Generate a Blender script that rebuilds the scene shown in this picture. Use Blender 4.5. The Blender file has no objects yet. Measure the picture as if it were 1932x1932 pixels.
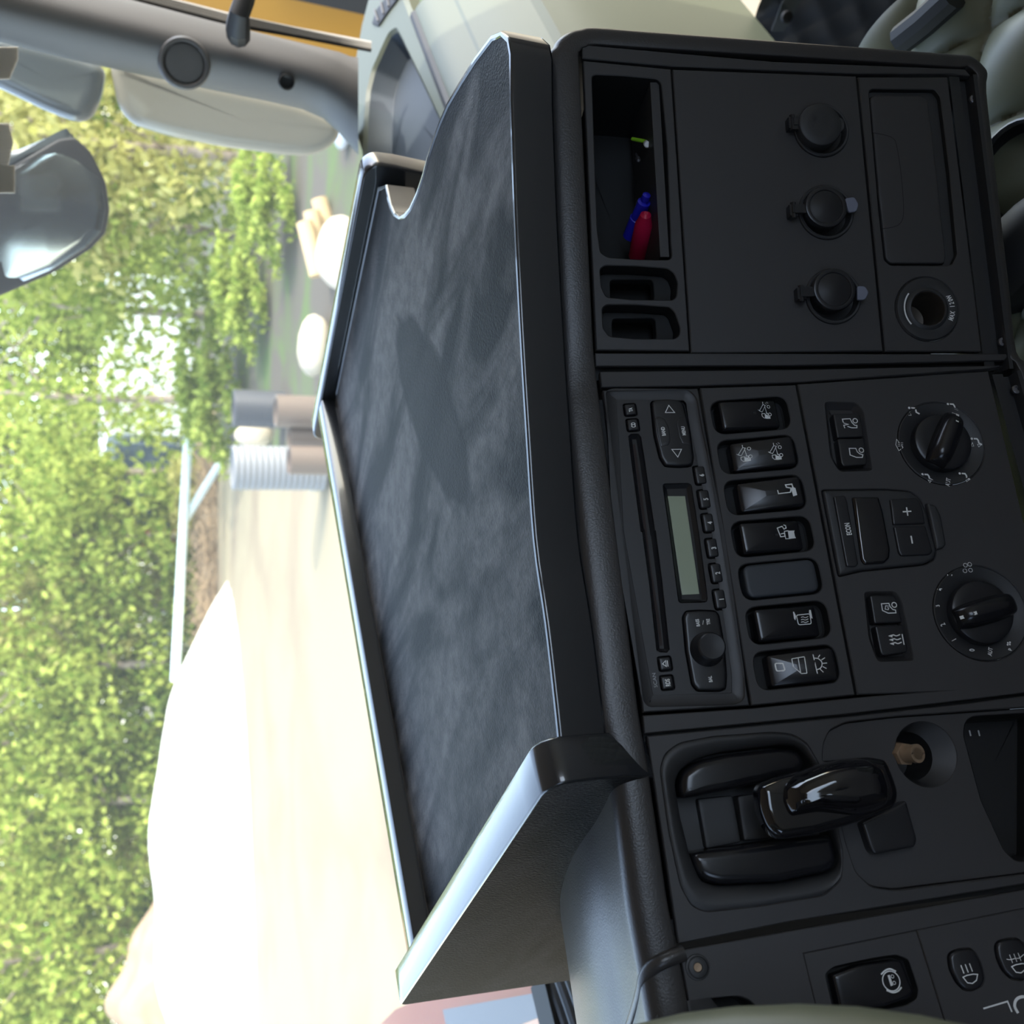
import bpy, math, random
import numpy as np
from mathutils import Matrix, Vector
from mathutils.geometry import tessellate_polygon
PI = math.pi
# ------------------------------------------------------------------ camera, sky, sun, exposure
SC = bpy.context.scene
COL = SC.collection
FPX, PITCH, YAW, H = 1857.0, math.atan(726/1857.0), math.radians(40.2845), 2.5   # eye 2.5 m over the ground
EYE = Vector((0, 0, H))
cp, sp = math.cos(PITCH), math.sin(PITCH)
fwdh = Vector((math.sin(YAW), math.cos(YAW), 0))
RIGHT = Vector((math.cos(YAW), -math.sin(YAW), 0))
FWD = fwdh*cp + Vector((0, 0, -sp))
DOWN = -(fwdh*sp + Vector((0, 0, cp)))
cam_d = bpy.data.cameras.new('camera'); cam = bpy.data.objects.new('camera', cam_d); COL.objects.link(cam)
# the phone was held on its side: picture right = down, picture up = right of the truck
cam.matrix_world = Matrix(((DOWN.x, RIGHT.x, -FWD.x, 0), (DOWN.y, RIGHT.y, -FWD.y, 0), (DOWN.z, RIGHT.z, -FWD.z, H), (0, 0, 0, 1)))
cam_d.sensor_width = 36; cam_d.sensor_fit = 'HORIZONTAL'; cam_d.lens = 36*FPX/1932
cam_d.clip_start = 0.02; cam_d.clip_end = 500
cam_d.dof.use_dof = True; cam_d.dof.focus_distance = 0.60; cam_d.dof.aperture_fstop = 11
SC.camera = cam
world = bpy.data.worlds.new('sky'); SC.world = world; world.use_nodes = True
wn = world.node_tree; wn.nodes.clear()
wo = wn.nodes.new('ShaderNodeOutputWorld'); wb = wn.nodes.new('ShaderNodeBackground')
sky = wn.nodes.new('ShaderNodeTexSky'); sky.sky_type = 'NISHITA'; sky.sun_disc = False
sky.sun_elevation = math.radians(38); sky.sun_rotation = math.radians(150); sky.altitude = 50; sky.dust_density = 1.2; sky.air_density = 1.0
hs_ = wn.nodes.new('ShaderNodeHueSaturation'); hs_.inputs['Saturation'].default_value = .76; wn.links.new(sky.outputs[0], hs_.inputs['Color']); wn.links.new(hs_.outputs[0], wb.inputs[0]); wb.inputs[1].default_value = 3.2
wn.links.new(wb.outputs[0], wo.inputs[0])
SUN_DIR = Vector((0.15, -0.75, 0.64)).normalized()      # behind the cab, to the right
sd = bpy.data.lights.new('sun', 'SUN'); sun = bpy.data.objects.new('sun', sd); COL.objects.link(sun)
sd.energy = 12; sd.angle = math.radians(0.6); sd.color = (1.0, 0.93, 0.80)
sun.rotation_euler = SUN_DIR.to_track_quat('Z', 'Y').to_euler(); sun.location = (0, 0, 20)
SC.view_settings.view_transform = 'Standard'; SC.view_settings.look = 'None'
SC.view_settings.gamma = 1; SC.view_settings.use_curve_mapping = False; SC.view_settings.exposure = -1.6
rng = random.Random(7)

# ------------------------------------------------------------------ helpers: measuring
def ray(x, y):
    """direction from the eye through the point (x, y) of the 1932 px photograph"""
    return ((FWD + RIGHT*((966-y)/FPX) + DOWN*((x-966)/FPX)))
def hit(x, y, P0, n):
    r = ray(x, y); return EYE + r*((P0-EYE).dot(n)/r.dot(n))
def W(x, y, z): return Vector((x/1000, y/1000, H+z/1000))     # mm from the eye -> world
def atz(x, y, z): return hit(x, y, Vector((0, 0, H+z)), Vector((0, 0, 1)))
def atx(x, y, X): return hit(x, y, Vector((X, 0, 0)), Vector((1, 0, 0)))
def atd(x, y, d):
    """point at horizontal distance d from the eye"""
    r = ray(x, y); return EYE + r*(d/math.hypot(r.x, r.y))

class Frame:
    """a flat panel: x to the right, y up the panel, z out of it; local units are mm"""
    def __init__(s, O, ex, up):
        s.O = O; s.ex = ex.normalized(); s.up = (up-s.ex*up.dot(s.ex)).normalized(); s.n = s.ex.cross(s.up)
        s.M = Matrix(((s.ex.x, s.up.x, s.n.x, O.x), (s.ex.y, s.up.y, s.n.y, O.y), (s.ex.z, s.up.z, s.n.z, O.z), (0, 0, 0, 1)))
    def L(s, p, h=0.0):
        q = hit(p[0], p[1], s.O + s.n*(h/1000), s.n) - s.O
        return (q.dot(s.ex)*1000, q.dot(s.up)*1000)
    def PL(s, pts, h=0.0): return [s.L(p, h) for p in pts]
    def world(s, x, y, z=0): return s.O + (s.ex*x+s.up*y+s.n*z)/1000
def zoomer(ox, oy, k):
    return lambda *pts: [(ox+x/k, oy+y/k) for x, y in pts]
za = zoomer(1120, 700, 6.44); zb = zoomer(1150, 1000, 5.52); zc = zoomer(1310, 700, 5.855); zd = zoomer(1600, 680, 5.819)
ze = zoomer(1380, 1000, 6.0375); zf = zoomer(1620, 1000, 6.192); zg = zoomer(1200, 1320, 4.83); zh = zoomer(1550, 1320, 5.058)
zi = zoomer(1480, 1632, 4.274); zj = zoomer(1480, 700, 2.971); zk = zoomer(1100, 400, 4.83); zl = zoomer(1060, 50, 4.83)
zm = zoomer(1400, 100, 3.632); zn = zoomer(1050, 1680, 3.864); zq = zoomer(600, 0, 3.22); zr = zoomer(1400, 1400, 5.682)
zs = zoomer(1460, 190, 10.73)

# ------------------------------------------------------------------ helpers: outlines
def area(p): return sum(p[i-1][0]*p[i][1]-p[i][0]*p[i-1][1] for i in range(len(p)))/2
def ccw(p): return list(p) if area(p) > 0 else list(reversed(p))
def rnd(pts, r, seg=5):
    """round the corners of an outline"""
    pts = ccw(pts); n = len(pts); out = []
    rr_ = r if isinstance(r, (list, tuple)) else [r]*n
    for i in range(n):
        a, b, c = (Vector(pts[i-1][:2]), Vector(pts[i][:2]), Vector(pts[(i+1) % n][:2]))
        u, v = (a-b), (c-b); lu, lv = u.length, v.length
        q = min(rr_[i], lu*.48, lv*.48)
        p0, p1 = b+u/lu*q, b+v/lv*q
        for k in range(seg+1):
            t = k/seg; p = p0*(1-t)**2+b*2*t*(1-t)+p1*t*t; out.append((p.x, p.y))
    return out
def rect(cx, cy, w, h, r=1.0, seg=4): return rnd([(cx-w/2, cy-h/2), (cx+w/2, cy-h/2), (cx+w/2, cy+h/2), (cx-w/2, cy+h/2)], r, seg)
def circ(cx, cy, r, n=40): return [(cx+r*math.cos(2*PI*i/n), cy+r*math.sin(2*PI*i/n)) for i in range(n)]
def off(poly, d):
    """move an outline inwards by d"""
    poly = ccw(poly); n = len(poly); out = []
    for i in range(n):
        a, b, c = Vector(poly[i-1]), Vector(poly[i]), Vector(poly[(i+1) % n])
        e0, e1 = (b-a), (c-b)
        if e0.length < 1e-7: e0 = e1
        if e1.length < 1e-7: e1 = e0
        e0 = e0.normalized(); e1 = e1.normalized()
        m = Vector((-e0.y-e1.y, e0.x+e1.x)); l = m.length
        if l < 1e-6: out.append(tuple(b)); continue
        m /= l; k = d/max(.5, m.dot(Vector((-e0.y, e0.x))))
        out.append((b.x+m.x*k, b.y+m.y*k))
    return out
def cen(p): return (sum(q[0] for q in p)/len(p), sum(q[1] for q in p)/len(p))
def spline(pts, per=6, closed=False):
    P_ = [Vector(p) for p in pts]; n = len(P_); out = []
    rngi = range(n if closed else n-1)
    for i in rngi:
        p1, p2 = P_[i], P_[(i+1) % n]
        p0 = P_[i-1] if (closed or i > 0) else p1*2-p2
        p3 = P_[(i+2) % n] if (closed or i+2 < n) else p2*2-p1
        for k in range(per):
            t = k/per
            out.append(0.5*((2*p1)+(p2-p0)*t+(2*p0-5*p1+4*p2-p3)*t*t+(3*p1-p0-3*p2+p3)*t**3))
    if not closed: out.append(P_[-1])
    return out

# ------------------------------------------------------------------ helpers: meshes
class MB:
    def __init__(s, scale=.001): s.v = []; s.f = []; s.m = []; s.k = scale
    def add(s, vs, fs, mi=0):
        o = len(s.v); s.v += [tuple(v) for v in vs]; s.f += [tuple(o+i for i in f) for f in fs]; s.m += [mi]*len(fs); return s
    def loft(s, rings, cap0=False, cap1=False, mi=0, closed=True):
        n = len(rings[0]); vs = [p for r in rings for p in r]; fs = []
        for j in range(len(rings)-1):
            for i in range(n if closed else n-1):
                k = (i+1) % n; fs.append((j*n+i, j*n+k, (j+1)*n+k, (j+1)*n+i))
        for c, ri in ((cap0, 0), (cap1, len(rings)-1)):
            if c:
                b = ri*n; r = rings[ri]; cx = tuple(sum(p[q] for p in r)/n for q in range(3))
                vs.append(cx); ci = len(vs)-1
                for i in range(n):
                    k = (i+1) % n
                    fs.append((b+k, b+i, ci) if ri == 0 else (b+i, b+k, ci))
        return s.add(vs, fs, mi)
    def pad(s, poly, z0, z1, b=.6, zf=None, steps=3, inner=(.8, .5, .2), bottom=False, mi=0):
        """a raised key: outline poly from z0 to z1 with a rounded upper edge; zf(x, y) bends its top"""
        poly = ccw(poly); zf = zf or (lambda x, y: 0)
        rings = [[(x, y, z0) for x, y in poly]]
        for k in range(steps+1):
            a = k/steps*PI/2
            q = off(poly, b*(1-math.cos(a)))
            rings.append([(x, y, z1-b+b*math.sin(a)+zf(x, y)) for x, y in q])
        q = off(poly, b); c = cen(q)
        for t in inner:
            rings.append([(c[0]+(x-c[0])*t, c[1]+(y-c[1])*t, z1+zf(c[0]+(x-c[0])*t, c[1]+(y-c[1])*t)) for x, y in q])
        s.loft(rings, bottom, False, mi)
        r = rings[-1]; n = len(r); return s.add(r+[(c[0], c[1], z1+zf(*c))], [(i, (i+1) % n, n) for i in range(n)], mi)
    def plate(s, outer, holes, z0, z1, b=.5, mi=0):
        """flat plate with holes and softened edges"""
        outer = ccw(outer); loops = [[(x, y, z1) for x, y in off(outer, b)]]
        for h in holes:
            loops.append([(x, y, z1) for x, y in reversed(off(h, -b))])
        flat = [p for l in loops for p in l]
        tri = tessellate_polygon([[Vector(p) for p in l] for l in loops])
        fs = []
        for t in tri:
            a, b_, c = (flat[i] for i in t)
            sgn = (b_[0]-a[0])*(c[1]-a[1])-(c[0]-a[0])*(b_[1]-a[1])
            fs.append(tuple(t) if sgn > 0 else tuple(reversed(t)))
        s.add(flat, fs, mi)
        s.loft([[(x, y, z0) for x, y in outer], [(x, y, z1-b) for x, y in outer], [(x, y, z1) for x, y in off(outer, b)]], mi=mi)
        for h in holes:
            h = ccw(h)
            s.loft([[(x, y, z1) for x, y in off(h, -b)], [(x, y, z1-b) for x, y in h], [(x, y, z0) for x, y in h]], mi=mi)
        return s
    def well(s, poly, z1, z0, taper=.5, mi=0):
        """inside of a recess"""
        poly = ccw(poly); q = off(poly, taper)
        return s.loft([[(x, y, z1) for x, y in poly], [(x, y, z0+1) for x, y in q], [(x, y, z0) for x, y in off(q, 1)]], False, True, mi)
    def lathe(s, prof, cx=0, cy=0, seg=40, cap=True, mi=0):
        rings = [[(cx+r*math.cos(2*PI*i/seg), cy+r*math.sin(2*PI*i/seg), z) for i in range(seg)] for r, z in prof]
        return s.loft(rings, False, cap, mi)
    def box(s, x0, x1, y0, y1, z0, z1, mi=0):
        vs = [(x, y, z) for x in (x0, x1) for y in (y0, y1) for z in (z0, z1)]
        return s.add(vs, [(0, 1, 3, 2), (4, 6, 7, 5), (0, 4, 5, 1), (2, 3, 7, 6), (0, 2, 6, 4), (1, 5, 7, 3)], mi)
    def tube(s, path, r, seg=10, cap=True, mi=0):
        P_ = [Vector(p) for p in path]; rings = []; up = Vector((0.03, .02, 1))
        rs = r if isinstance(r, (list, tuple)) else [r]*len(P_)
        for i, p in enumerate(P_):
            t = (P_[min(i+1, len(P_)-1)]-P_[max(i-1, 0)]).normalized()
            a = t.cross(up)
            if a.length < .05: a = t.cross(Vector((1, 0, 0)))
            a.normalize(); b = t.cross(a)
            rings.append([tuple(p+(a*math.cos(2*PI*k/seg)+b*math.sin(2*PI*k/seg))*rs[i]) for k in range(seg)])
        return s.loft(rings, cap, cap, mi)
    def stroke(s, pts, w, z=0, zf=None, closed=False, mi=0):
        """a printed line; zf(x, y) lays it on a curved key"""
        zf = zf or (lambda x, y: 0); P_ = [Vector(p) for p in pts]; n = len(P_)
        L, R = [], []
        for i in range(n):
            if closed: a, c = P_[i-1], P_[(i+1) % n]
            else: a, c = P_[max(i-1, 0)], P_[min(i+1, n-1)]
            b = P_[i]; e0 = (b-a) if (b-a).length > 1e-6 else (c-b); e1 = (c-b) if (c-b).length > 1e-6 else e0
            e0 = e0.normalized(); e1 = e1.normalized(); m = Vector((-e0.y-e1.y, e0.x+e1.x))
            m = m.normalized() if m.length > 1e-4 else Vector((-e0.y, e0.x))
            k = (w/2)/max(.45, m.dot(Vector((-e0.y, e0.x))))
            L.append(b+m*k); R.append(b-m*k)
        vs = [(p.x, p.y, z+zf(p.x, p.y)) for p in L]+[(p.x, p.y, z+zf(p.x, p.y)) for p in R]
        fs = [(i, n+i, n+(i+1) % n, (i+1) % n) for i in range(n if closed else n-1)]
        return s.add(vs, fs, mi)
    def fill(s, pts, z=0, zf=None, mi=0):
        zf = zf or (lambda x, y: 0); pts = ccw(pts)
        tri = tessellate_polygon([[Vector((x, y, 0)) for x, y in pts]]); fs = []
        for t in tri:
            a, b_, c = (pts[i] for i in t); sg = (b_[0]-a[0])*(c[1]-a[1])-(c[0]-a[0])*(b_[1]-a[1])
            fs.append(tuple(t) if sg > 0 else tuple(reversed(t)))
        return s.add([(x, y, z+zf(x, y)) for x, y in pts], fs, mi)
    def text(s, word, c, size, ang=0, z=0, zf=None, sx=.8, bold=.02, mi=0):
        """lettering centred on c; size = letter height"""
        zf = zf or (lambda x, y: 0); V, F = glyphs(word, bold)
        if not V: return s
        x0 = min(v[0] for v in V); x1 = max(v[0] for v in V); k = size/.70; ca, sa = math.cos(ang), math.sin(ang); out = []
        for v in V:
            x = (v[0]-(x0+x1)/2)*k*sx; y = (v[1]-.35)*k
            X = c[0]+x*ca-y*sa; Y = c[1]+x*sa+y*ca; out.append((X, Y, z+zf(X, Y)))
        return s.add(out, F, mi)
    def obj(s, name, mat, parent=None, M=None, sharp=35, label=None):
        me = bpy.data.meshes.new(name); me.from_pydata([(a*s.k, b*s.k, c*s.k) for a, b, c in s.v], [], s.f)
        for m in (mat if isinstance(mat, (list, tuple)) else [mat]): me.materials.append(m)
        me.polygons.foreach_set('material_index', s.m)
        me.polygons.foreach_set('use_smooth', [True]*len(s.f)); me.update(); me.validate()
        me.set_sharp_from_angle(angle=math.radians(sharp))
        o = bpy.data.objects.new(name, me); COL.objects.link(o)
        if parent is not None: o.parent = parent
        if M is not None: o.matrix_world = M
        if label: o['label'] = label
        return o
_gl = {}
def glyphs(word, bold):
    if (word, bold) in _gl: return _gl[(word, bold)]
    cu = bpy.data.curves.new('t', 'FONT'); cu.body = word; cu.size = 1; cu.offset = bold; cu.resolution_u = 3; cu.fill_mode = 'BOTH'
    o = bpy.data.objects.new('t', cu); COL.objects.link(o)
    me = bpy.data.meshes.new_from_object(o.evaluated_get(bpy.context.evaluated_depsgraph_get()))
    V = [tuple(v.co) for v in me.vertices]; F = [tuple(p.vertices) for p in me.polygons]
    F = [f if me.polygons[i].normal.z > 0 else tuple(reversed(f)) for i, f in enumerate(F)]
    bpy.data.objects.remove(o); bpy.data.curves.remove(cu); bpy.data.meshes.remove(me)
    _gl[(word, bold)] = (V, F); return V, F
def tag(o, label=None, cat=None, group=None, kind=None):
    for k, v in (('label', label), ('category', cat), ('group', group), ('kind', kind)):
        if v: o[k] = v
    return o
def thing(name, label, cat, M=None, group=None):
    o = bpy.data.objects.new(name, None); COL.objects.link(o); o.empty_display_size = .02
    if M is not None: o.matrix_world = M
    return tag(o, label, cat, group)

# ------------------------------------------------------------------ materials
def mat(name, col, rough=.5, metal=0, spec=.5, bump=None, var=None, coat=0, emit=None, trans=0):
    m = bpy.data.materials.new(name); m.use_nodes = True; nt = m.node_tree; b = nt.nodes['Principled BSDF']
    b.inputs['Base Color'].default_value = (*col, 1); b.inputs['Roughness'].default_value = rough
    b.inputs['Metallic'].default_value = metal; b.inputs['Specular IOR Level'].default_value = spec
    b.inputs['Coat Weight'].default_value = coat; b.inputs['Coat Roughness'].default_value = .05
    if trans: b.inputs['Transmission Weight'].default_value = trans
    tc = nt.nodes.new('ShaderNodeTexCoord')
    if bump:
        sc, st, dist = bump
        n = nt.nodes.new('ShaderNodeTexNoise'); n.inputs['Scale'].default_value = sc; n.inputs['Detail'].default_value = 3
        bp = nt.nodes.new('ShaderNodeBump'); bp.inputs['Strength'].default_value = st; bp.inputs['Distance'].default_value = dist
        nt.links.new(tc.outputs['Object'], n.inputs['Vector']); nt.links.new(n.outputs[0], bp.inputs['Height']); nt.links.new(bp.outputs[0], b.inputs['Normal'])
    if var:
        c2, sc, lo, hi = var
        n = nt.nodes.new('ShaderNodeTexNoise'); n.inputs['Scale'].default_value = sc; n.inputs['Detail'].default_value = 6; n.inputs['Distortion'].default_value = .6
        r = nt.nodes.new('ShaderNodeValToRGB'); r.color_ramp.elements[0].position = lo; r.color_ramp.elements[1].position = hi
        r.color_ramp.elements[0].color = (*col, 1); r.color_ramp.elements[1].color = (*c2, 1)
        nt.links.new(tc.outputs['Object'], n.inputs['Vector']); nt.links.new(n.outputs[0], r.inputs[0]); nt.links.new(r.outputs[0], b.inputs['Base Color'])
    if emit: b.inputs['Emission Color'].default_value = (*emit[:3], 1); b.inputs['Emission Strength'].default_value = emit[3]
    return m
M = {}
M['panel'] = mat('charcoal panel plastic', (.036, .034, .034), .55, bump=(1800, .25, .0002))
M['pad'] = mat('soft grained dashboard skin', (.036, .033, .032), .33, bump=(900, .35, .0004))
M['trim'] = mat('charcoal trim plastic', (.025, .025, .026), .5, bump=(1500, .2, .0002))
M['dark'] = mat('black recess', (.006, .006, .006), .7)
M['radio'] = mat('radio face plastic', (.024, .023, .024), .45, bump=(2500, .25, .0001))
M['key'] = mat('satin black key', (.015, .015, .017), .30)
M['rocker'] = mat('polished black rocker', (.010, .010, .012), .22)
M['blank'] = mat('matt blank rocker', (.030, .034, .040), .5)
M['gloss'] = mat('glossy black lever', (.006, .006, .008), .06, coat=.6)
M['knob'] = mat('satin knob rubber', (.018, .018, .020), .34)
M['print'] = mat('white print', (.75, .75, .72), .6)
M['print_dim'] = mat('worn grey print', (.42, .42, .42), .6)
M['tab'] = mat('grey plastic tab', (.16, .17, .22), .5)
M['lcd'] = mat('grey green display', (.31, .35, .25), .25)
M['slot'] = mat('brown felt slot lining', (.028, .019, .017), .9)
M['brass'] = mat('dull brass', (.36, .25, .16), .4, metal=.35)
M['steel'] = mat('worn steel screw', (.25, .25, .27), .4, metal=.9)
M['edge'] = mat('smooth black edge band', (.022, .023, .025), .2, coat=.7)
M['blue_pen'] = mat('blue marker plastic', (.02, .02, .45), .25)
M['red_pen'] = mat('red marker plastic', (.45, .01, .05), .25)
M['green'] = mat('green cable', (.25, .55, .02), .5)
M['white'] = mat('white plastic', (.7, .7, .7), .4)
M['pass'] = mat('grey passenger dashboard plastic', (.080, .092, .060), .5, bump=(500, .3, .0005))
M['pass_line'] = mat('darker seam insert', (.045, .062, .045), .5)
M['pass_tray'] = mat('slate grey tray liner', (.055, .07, .085), .55)
M['pillar'] = mat('grey pillar trim', (.085, .083, .083), .5, bump=(600, .3, .0005))
M['seal'] = mat('ribbed window seal', (.36, .34, .31), .6)
M['rubber'] = mat('black rubber', (.012, .012, .012), .6)
M['olive'] = mat('quilted grey leather', (.15, .155, .10), .45)
M['greyquilt'] = mat('grey quilted lining', (.07, .075, .085), .5)
M['thread'] = mat('black piping', (.010, .010, .010), .6)
M['yellow'] = mat('yellow painted steel', (.36, .17, .008), .4)
M['yellow2'] = mat('bright yellow grab rail', (.72, .55, .03), .35)
M['red'] = mat('red painted panel', (.28, .04, .035), .3)
M['board'] = mat('grey board', (.20, .205, .21), .6)
M['mhouse'] = mat('grey mirror housing', (.10, .115, .12), .25, coat=.4)
M['mglass'] = mat('mirror glass', (.36, .38, .39), .08, metal=1)
M['sand'] = mat('pale sand', (.33, .27, .165), .9, var=((.25, .19, .12), .35, .45, .7))
M['sandwhite'] = mat('white sand heap', (.85, .80, .68), .9)
M['sandbrown'] = mat('brown soil heap', (.40, .28, .18), .9, var=((.30, .20, .12), 1.2, .4, .7))
M['soil'] = mat('dark forest soil', (.09, .075, .055), .9, var=((.08, .12, .03), .8, .45, .65))
M['brush'] = mat('dry brush', (.34, .24, .14), .9)
M['pipe'] = mat('grey corrugated plastic', (.22, .22, .22), .6)
M['pipeblack'] = mat('black corrugated plastic', (.06, .06, .065), .5)
M['pipebrown'] = mat('brown plastic pipe', (.15, .11, .085), .4)
M['stone'] = mat('pale stone', (.55, .46, .33), .8)
M['log'] = mat('peeled log', (.60, .42, .22), .8)
M['rail'] = mat('galvanised rail', (.62, .70, .70), .5)
M['bark'] = mat('pale bark', (.42, .34, .28), .9, var=((.20, .15, .12), 4, .4, .6))
M['wallwhite'] = mat('white building wall', (.9, .92, .92), .7)
M['bluewall'] = mat('dark blue shed wall', (.05, .08, .12), .7)
M['redwall'] = mat('red shed door', (.6, .05, .04), .6)

M['liner'] = mat('beige headliner', (.32, .27, .22), .9)
M['wheel'] = mat('olive grey steering wheel leather', (.12, .12, .075), .45)
def laminate(dust, nm):
    m = bpy.data.materials.new(nm); m.use_nodes = True; nt = m.node_tree; b = nt.nodes['Principled BSDF']; N = nt.nodes.new; K = nt.links.new
    tc = N('ShaderNodeTexCoord'); mp = N('ShaderNodeMapping'); mp.inputs['Scale'].default_value = (9, 3.2, 9); mp.inputs['Rotation'].default_value = (0, 0, .5)
    K(tc.outputs['Object'], mp.inputs[0]); n1 = N('ShaderNodeTexNoise'); n1.inputs['Scale'].default_value = 1.6; n1.inputs['Detail'].default_value = 9; n1.inputs['Distortion'].default_value = 1.0; K(mp.outputs[0], n1.inputs['Vector'])
    r1 = N('ShaderNodeValToRGB'); r1.color_ramp.elements[0].position = .40; r1.color_ramp.elements[1].position = .60; K(n1.outputs[0], r1.inputs[0])
    # the wiped dark patch: a crescent where the dust is gone
    mp2 = N('ShaderNodeMapping'); mp2.vector_type = 'TEXTURE'; _a, _b = atz(742, 600, -.212)-EYE, atz(893, 960, -.212)-EYE; mp2.inputs['Location'].default_value = ((_a.x+_b.x)/2, (_a.y+_b.y)/2, 0); mp2.inputs['Rotation'].default_value = (0, 0, math.atan2(_b.y-_a.y, _b.x-_a.x)); mp2.inputs['Scale'].default_value = ((_b-_a).length/2, .042, 1)
    K(tc.outputs['Object'], mp2.inputs[0])
    nz = N('ShaderNodeTexNoise'); nz.inputs['Scale'].default_value = 2.2; nz.inputs['Detail'].default_value = 5; K(mp2.outputs[0], nz.inputs['Vector'])
    vm = N('ShaderNodeVectorMath'); vm.operation = 'MULTIPLY_ADD'; K(nz.outputs[1], vm.inputs[0]); vm.inputs[1].default_value = (.5, .5, 0); K(mp2.outputs[0], vm.inputs[2])
    sb = N('ShaderNodeVectorMath'); sb.operation = 'SUBTRACT'; K(vm.outputs[0], sb.inputs[0]); sb.inputs[1].default_value = (.25, .25, 0)
    sx = N('ShaderNodeSeparateXYZ'); K(sb.outputs[0], sx.inputs[0]); cb = N('ShaderNodeCombineXYZ'); K(sx.outputs[0], cb.inputs[0]); K(sx.outputs[1], cb.inputs[1])
    ln = N('ShaderNodeVectorMath'); ln.operation = 'LENGTH'; K(cb.outputs[0], ln.inputs[0])
    r2 = N('ShaderNodeMapRange'); r2.inputs[1].default_value = .85; r2.inputs[2].default_value = 1.0; r2.inputs[3].default_value = .12; r2.inputs[4].default_value = 1; K(ln.outputs['Value'], r2.inputs[0])
    n5 = N('ShaderNodeTexNoise'); n5.inputs['Scale'].default_value = 70; n5.inputs['Detail'].default_value = 8; n5.inputs['Roughness'].default_value = .75; K(tc.outputs['Object'], n5.inputs['Vector'])
    r5 = N('ShaderNodeMapRange'); r5.inputs[1].default_value = .35; r5.inputs[2].default_value = .65; r5.inputs[3].default_value = .45; r5.inputs[4].default_value = 1.15; K(n5.outputs[0], r5.inputs[0])
    m0 = N('ShaderNodeMath'); m0.operation = 'MULTIPLY'; K(r1.outputs[0], m0.inputs[0]); K(r5.outputs[0], m0.inputs[1])
    mu = N('ShaderNodeMath'); mu.operation = 'MULTIPLY'; K(m0.outputs[0], mu.inputs[0]); K(r2.outputs[0], mu.inputs[1])
    mx = N('ShaderNodeMix'); mx.data_type = 'RGBA'; mx.inputs[6].default_value = (.009, .009, .009, 1); mx.inputs[7].default_value = (*dust, 1); K(mu.outputs[0], mx.inputs[0]); K(mx.outputs[2], b.inputs['Base Color'])
    b.inputs['Roughness'].default_value = .5; b.inputs['Specular IOR Level'].default_value = .07
    n3 = N('ShaderNodeTexNoise'); n3.inputs['Scale'].default_value = 900; bp = N('ShaderNodeBump'); bp.inputs['Strength'].default_value = .8; bp.inputs['Distance'].default_value = .0007; n3.inputs['Scale'].default_value = 550
    K(tc.outputs['Object'], n3.inputs['Vector']); K(n3.outputs[0], bp.inputs['Height']); K(bp.outputs[0], b.inputs['Normal'])
    return m
M['laminate'] = laminate((.125, .116, .110), 'dusty dark laminate'); M['laminate_side'] = laminate((.034, .031, .032), 'dusty laminate darkened for shade')  # the side copy's colour is darkened to stand in for shade
def glassmat():
    m = bpy.data.materials.new('thin window glass'); m.use_nodes = True; nt = m.node_tree; nt.nodes.clear(); N = nt.nodes.new; K = nt.links.new
    o = N('ShaderNodeOutputMaterial'); mx = N('ShaderNodeMixShader'); t = N('ShaderNodeBsdfTransparent'); g = N('ShaderNodeBsdfGlossy'); fr = N('ShaderNodeFresnel')
    t.inputs[0].default_value = (.95, .98, .96, 1); g.inputs['Roughness'].default_value = .01; fr.inputs[0].default_value = 1.35
    K(fr.outputs[0], mx.inputs[0]); K(t.outputs[0], mx.inputs[1]); K(g.outputs[0], mx.inputs[2])
    d = N('ShaderNodeBsdfTranslucent'); d.inputs[0].default_value = (.95, .93, .88, 1); m2 = N('ShaderNodeMixShader'); m2.inputs[0].default_value = .05; K(mx.outputs[0], m2.inputs[1]); K(d.outputs[0], m2.inputs[2]); K(m2.outputs[0], o.inputs[0]); return m
M['glass'] = glassmat()
def leafmat(name, a, b_):
    m = bpy.data.materials.new(name); m.use_nodes = True; nt = m.node_tree; nt.nodes.clear(); N = nt.nodes.new; K = nt.links.new
    o = N('ShaderNodeOutputMaterial'); d = N('ShaderNodeBsdfDiffuse'); t = N('ShaderNodeBsdfTranslucent'); mx = N('ShaderNodeMixShader'); mx.inputs[0].default_value = .35
    gi = N('ShaderNodeNewGeometry'); r = N('ShaderNodeValToRGB'); r.color_ramp.elements[0].color = (*a, 1); r.color_ramp.elements[1].color = (*b_, 1)
    K(gi.outputs['Random Per Island'], r.inputs[0]); K(r.outputs[0], d.inputs[0]); K(r.outputs[0], t.inputs[0]); K(d.outputs[0], mx.inputs[1]); K(t.outputs[0], mx.inputs[2]); K(mx.outputs[0], o.inputs[0]); return m
M['blind'] = leafmat('ribbed blind fabric', (.85, .82, .76), (.85, .82, .76))
M['leaf_a'] = leafmat('fresh green leaves', (.13, .20, .025), (.52, .57, .13))
M['leaf_b'] = leafmat('yellow green leaves', (.30, .29, .07), (.62, .58, .22))
M['leaf_c'] = leafmat('dark green leaves', (.04, .06, .015), (.16, .22, .05))

# ------------------------------------------------------------------ the console's three flat faces
ex = Vector((.9242, -.3808, 0)).normalized(); dn = Vector((-.1337, -.2537, -.958)); dn = (dn-ex*dn.dot(ex)).normalized()
CF = Frame(W(219.5, 427.4, -257.6), ex, -dn)                     # centre + lever panel
def turned(O, deg):
    R = Matrix.Rotation(math.radians(deg), 3, 'Z'); return Frame(O, R @ ex, -(R @ dn))
RF = turned(hit(1123, 694, CF.O, CF.n), -11.5)                   # storage, sockets, ashtray
LF = turned(hit(1281, 1790, CF.O, CF.n), 5)                      # instrument side panel

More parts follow.
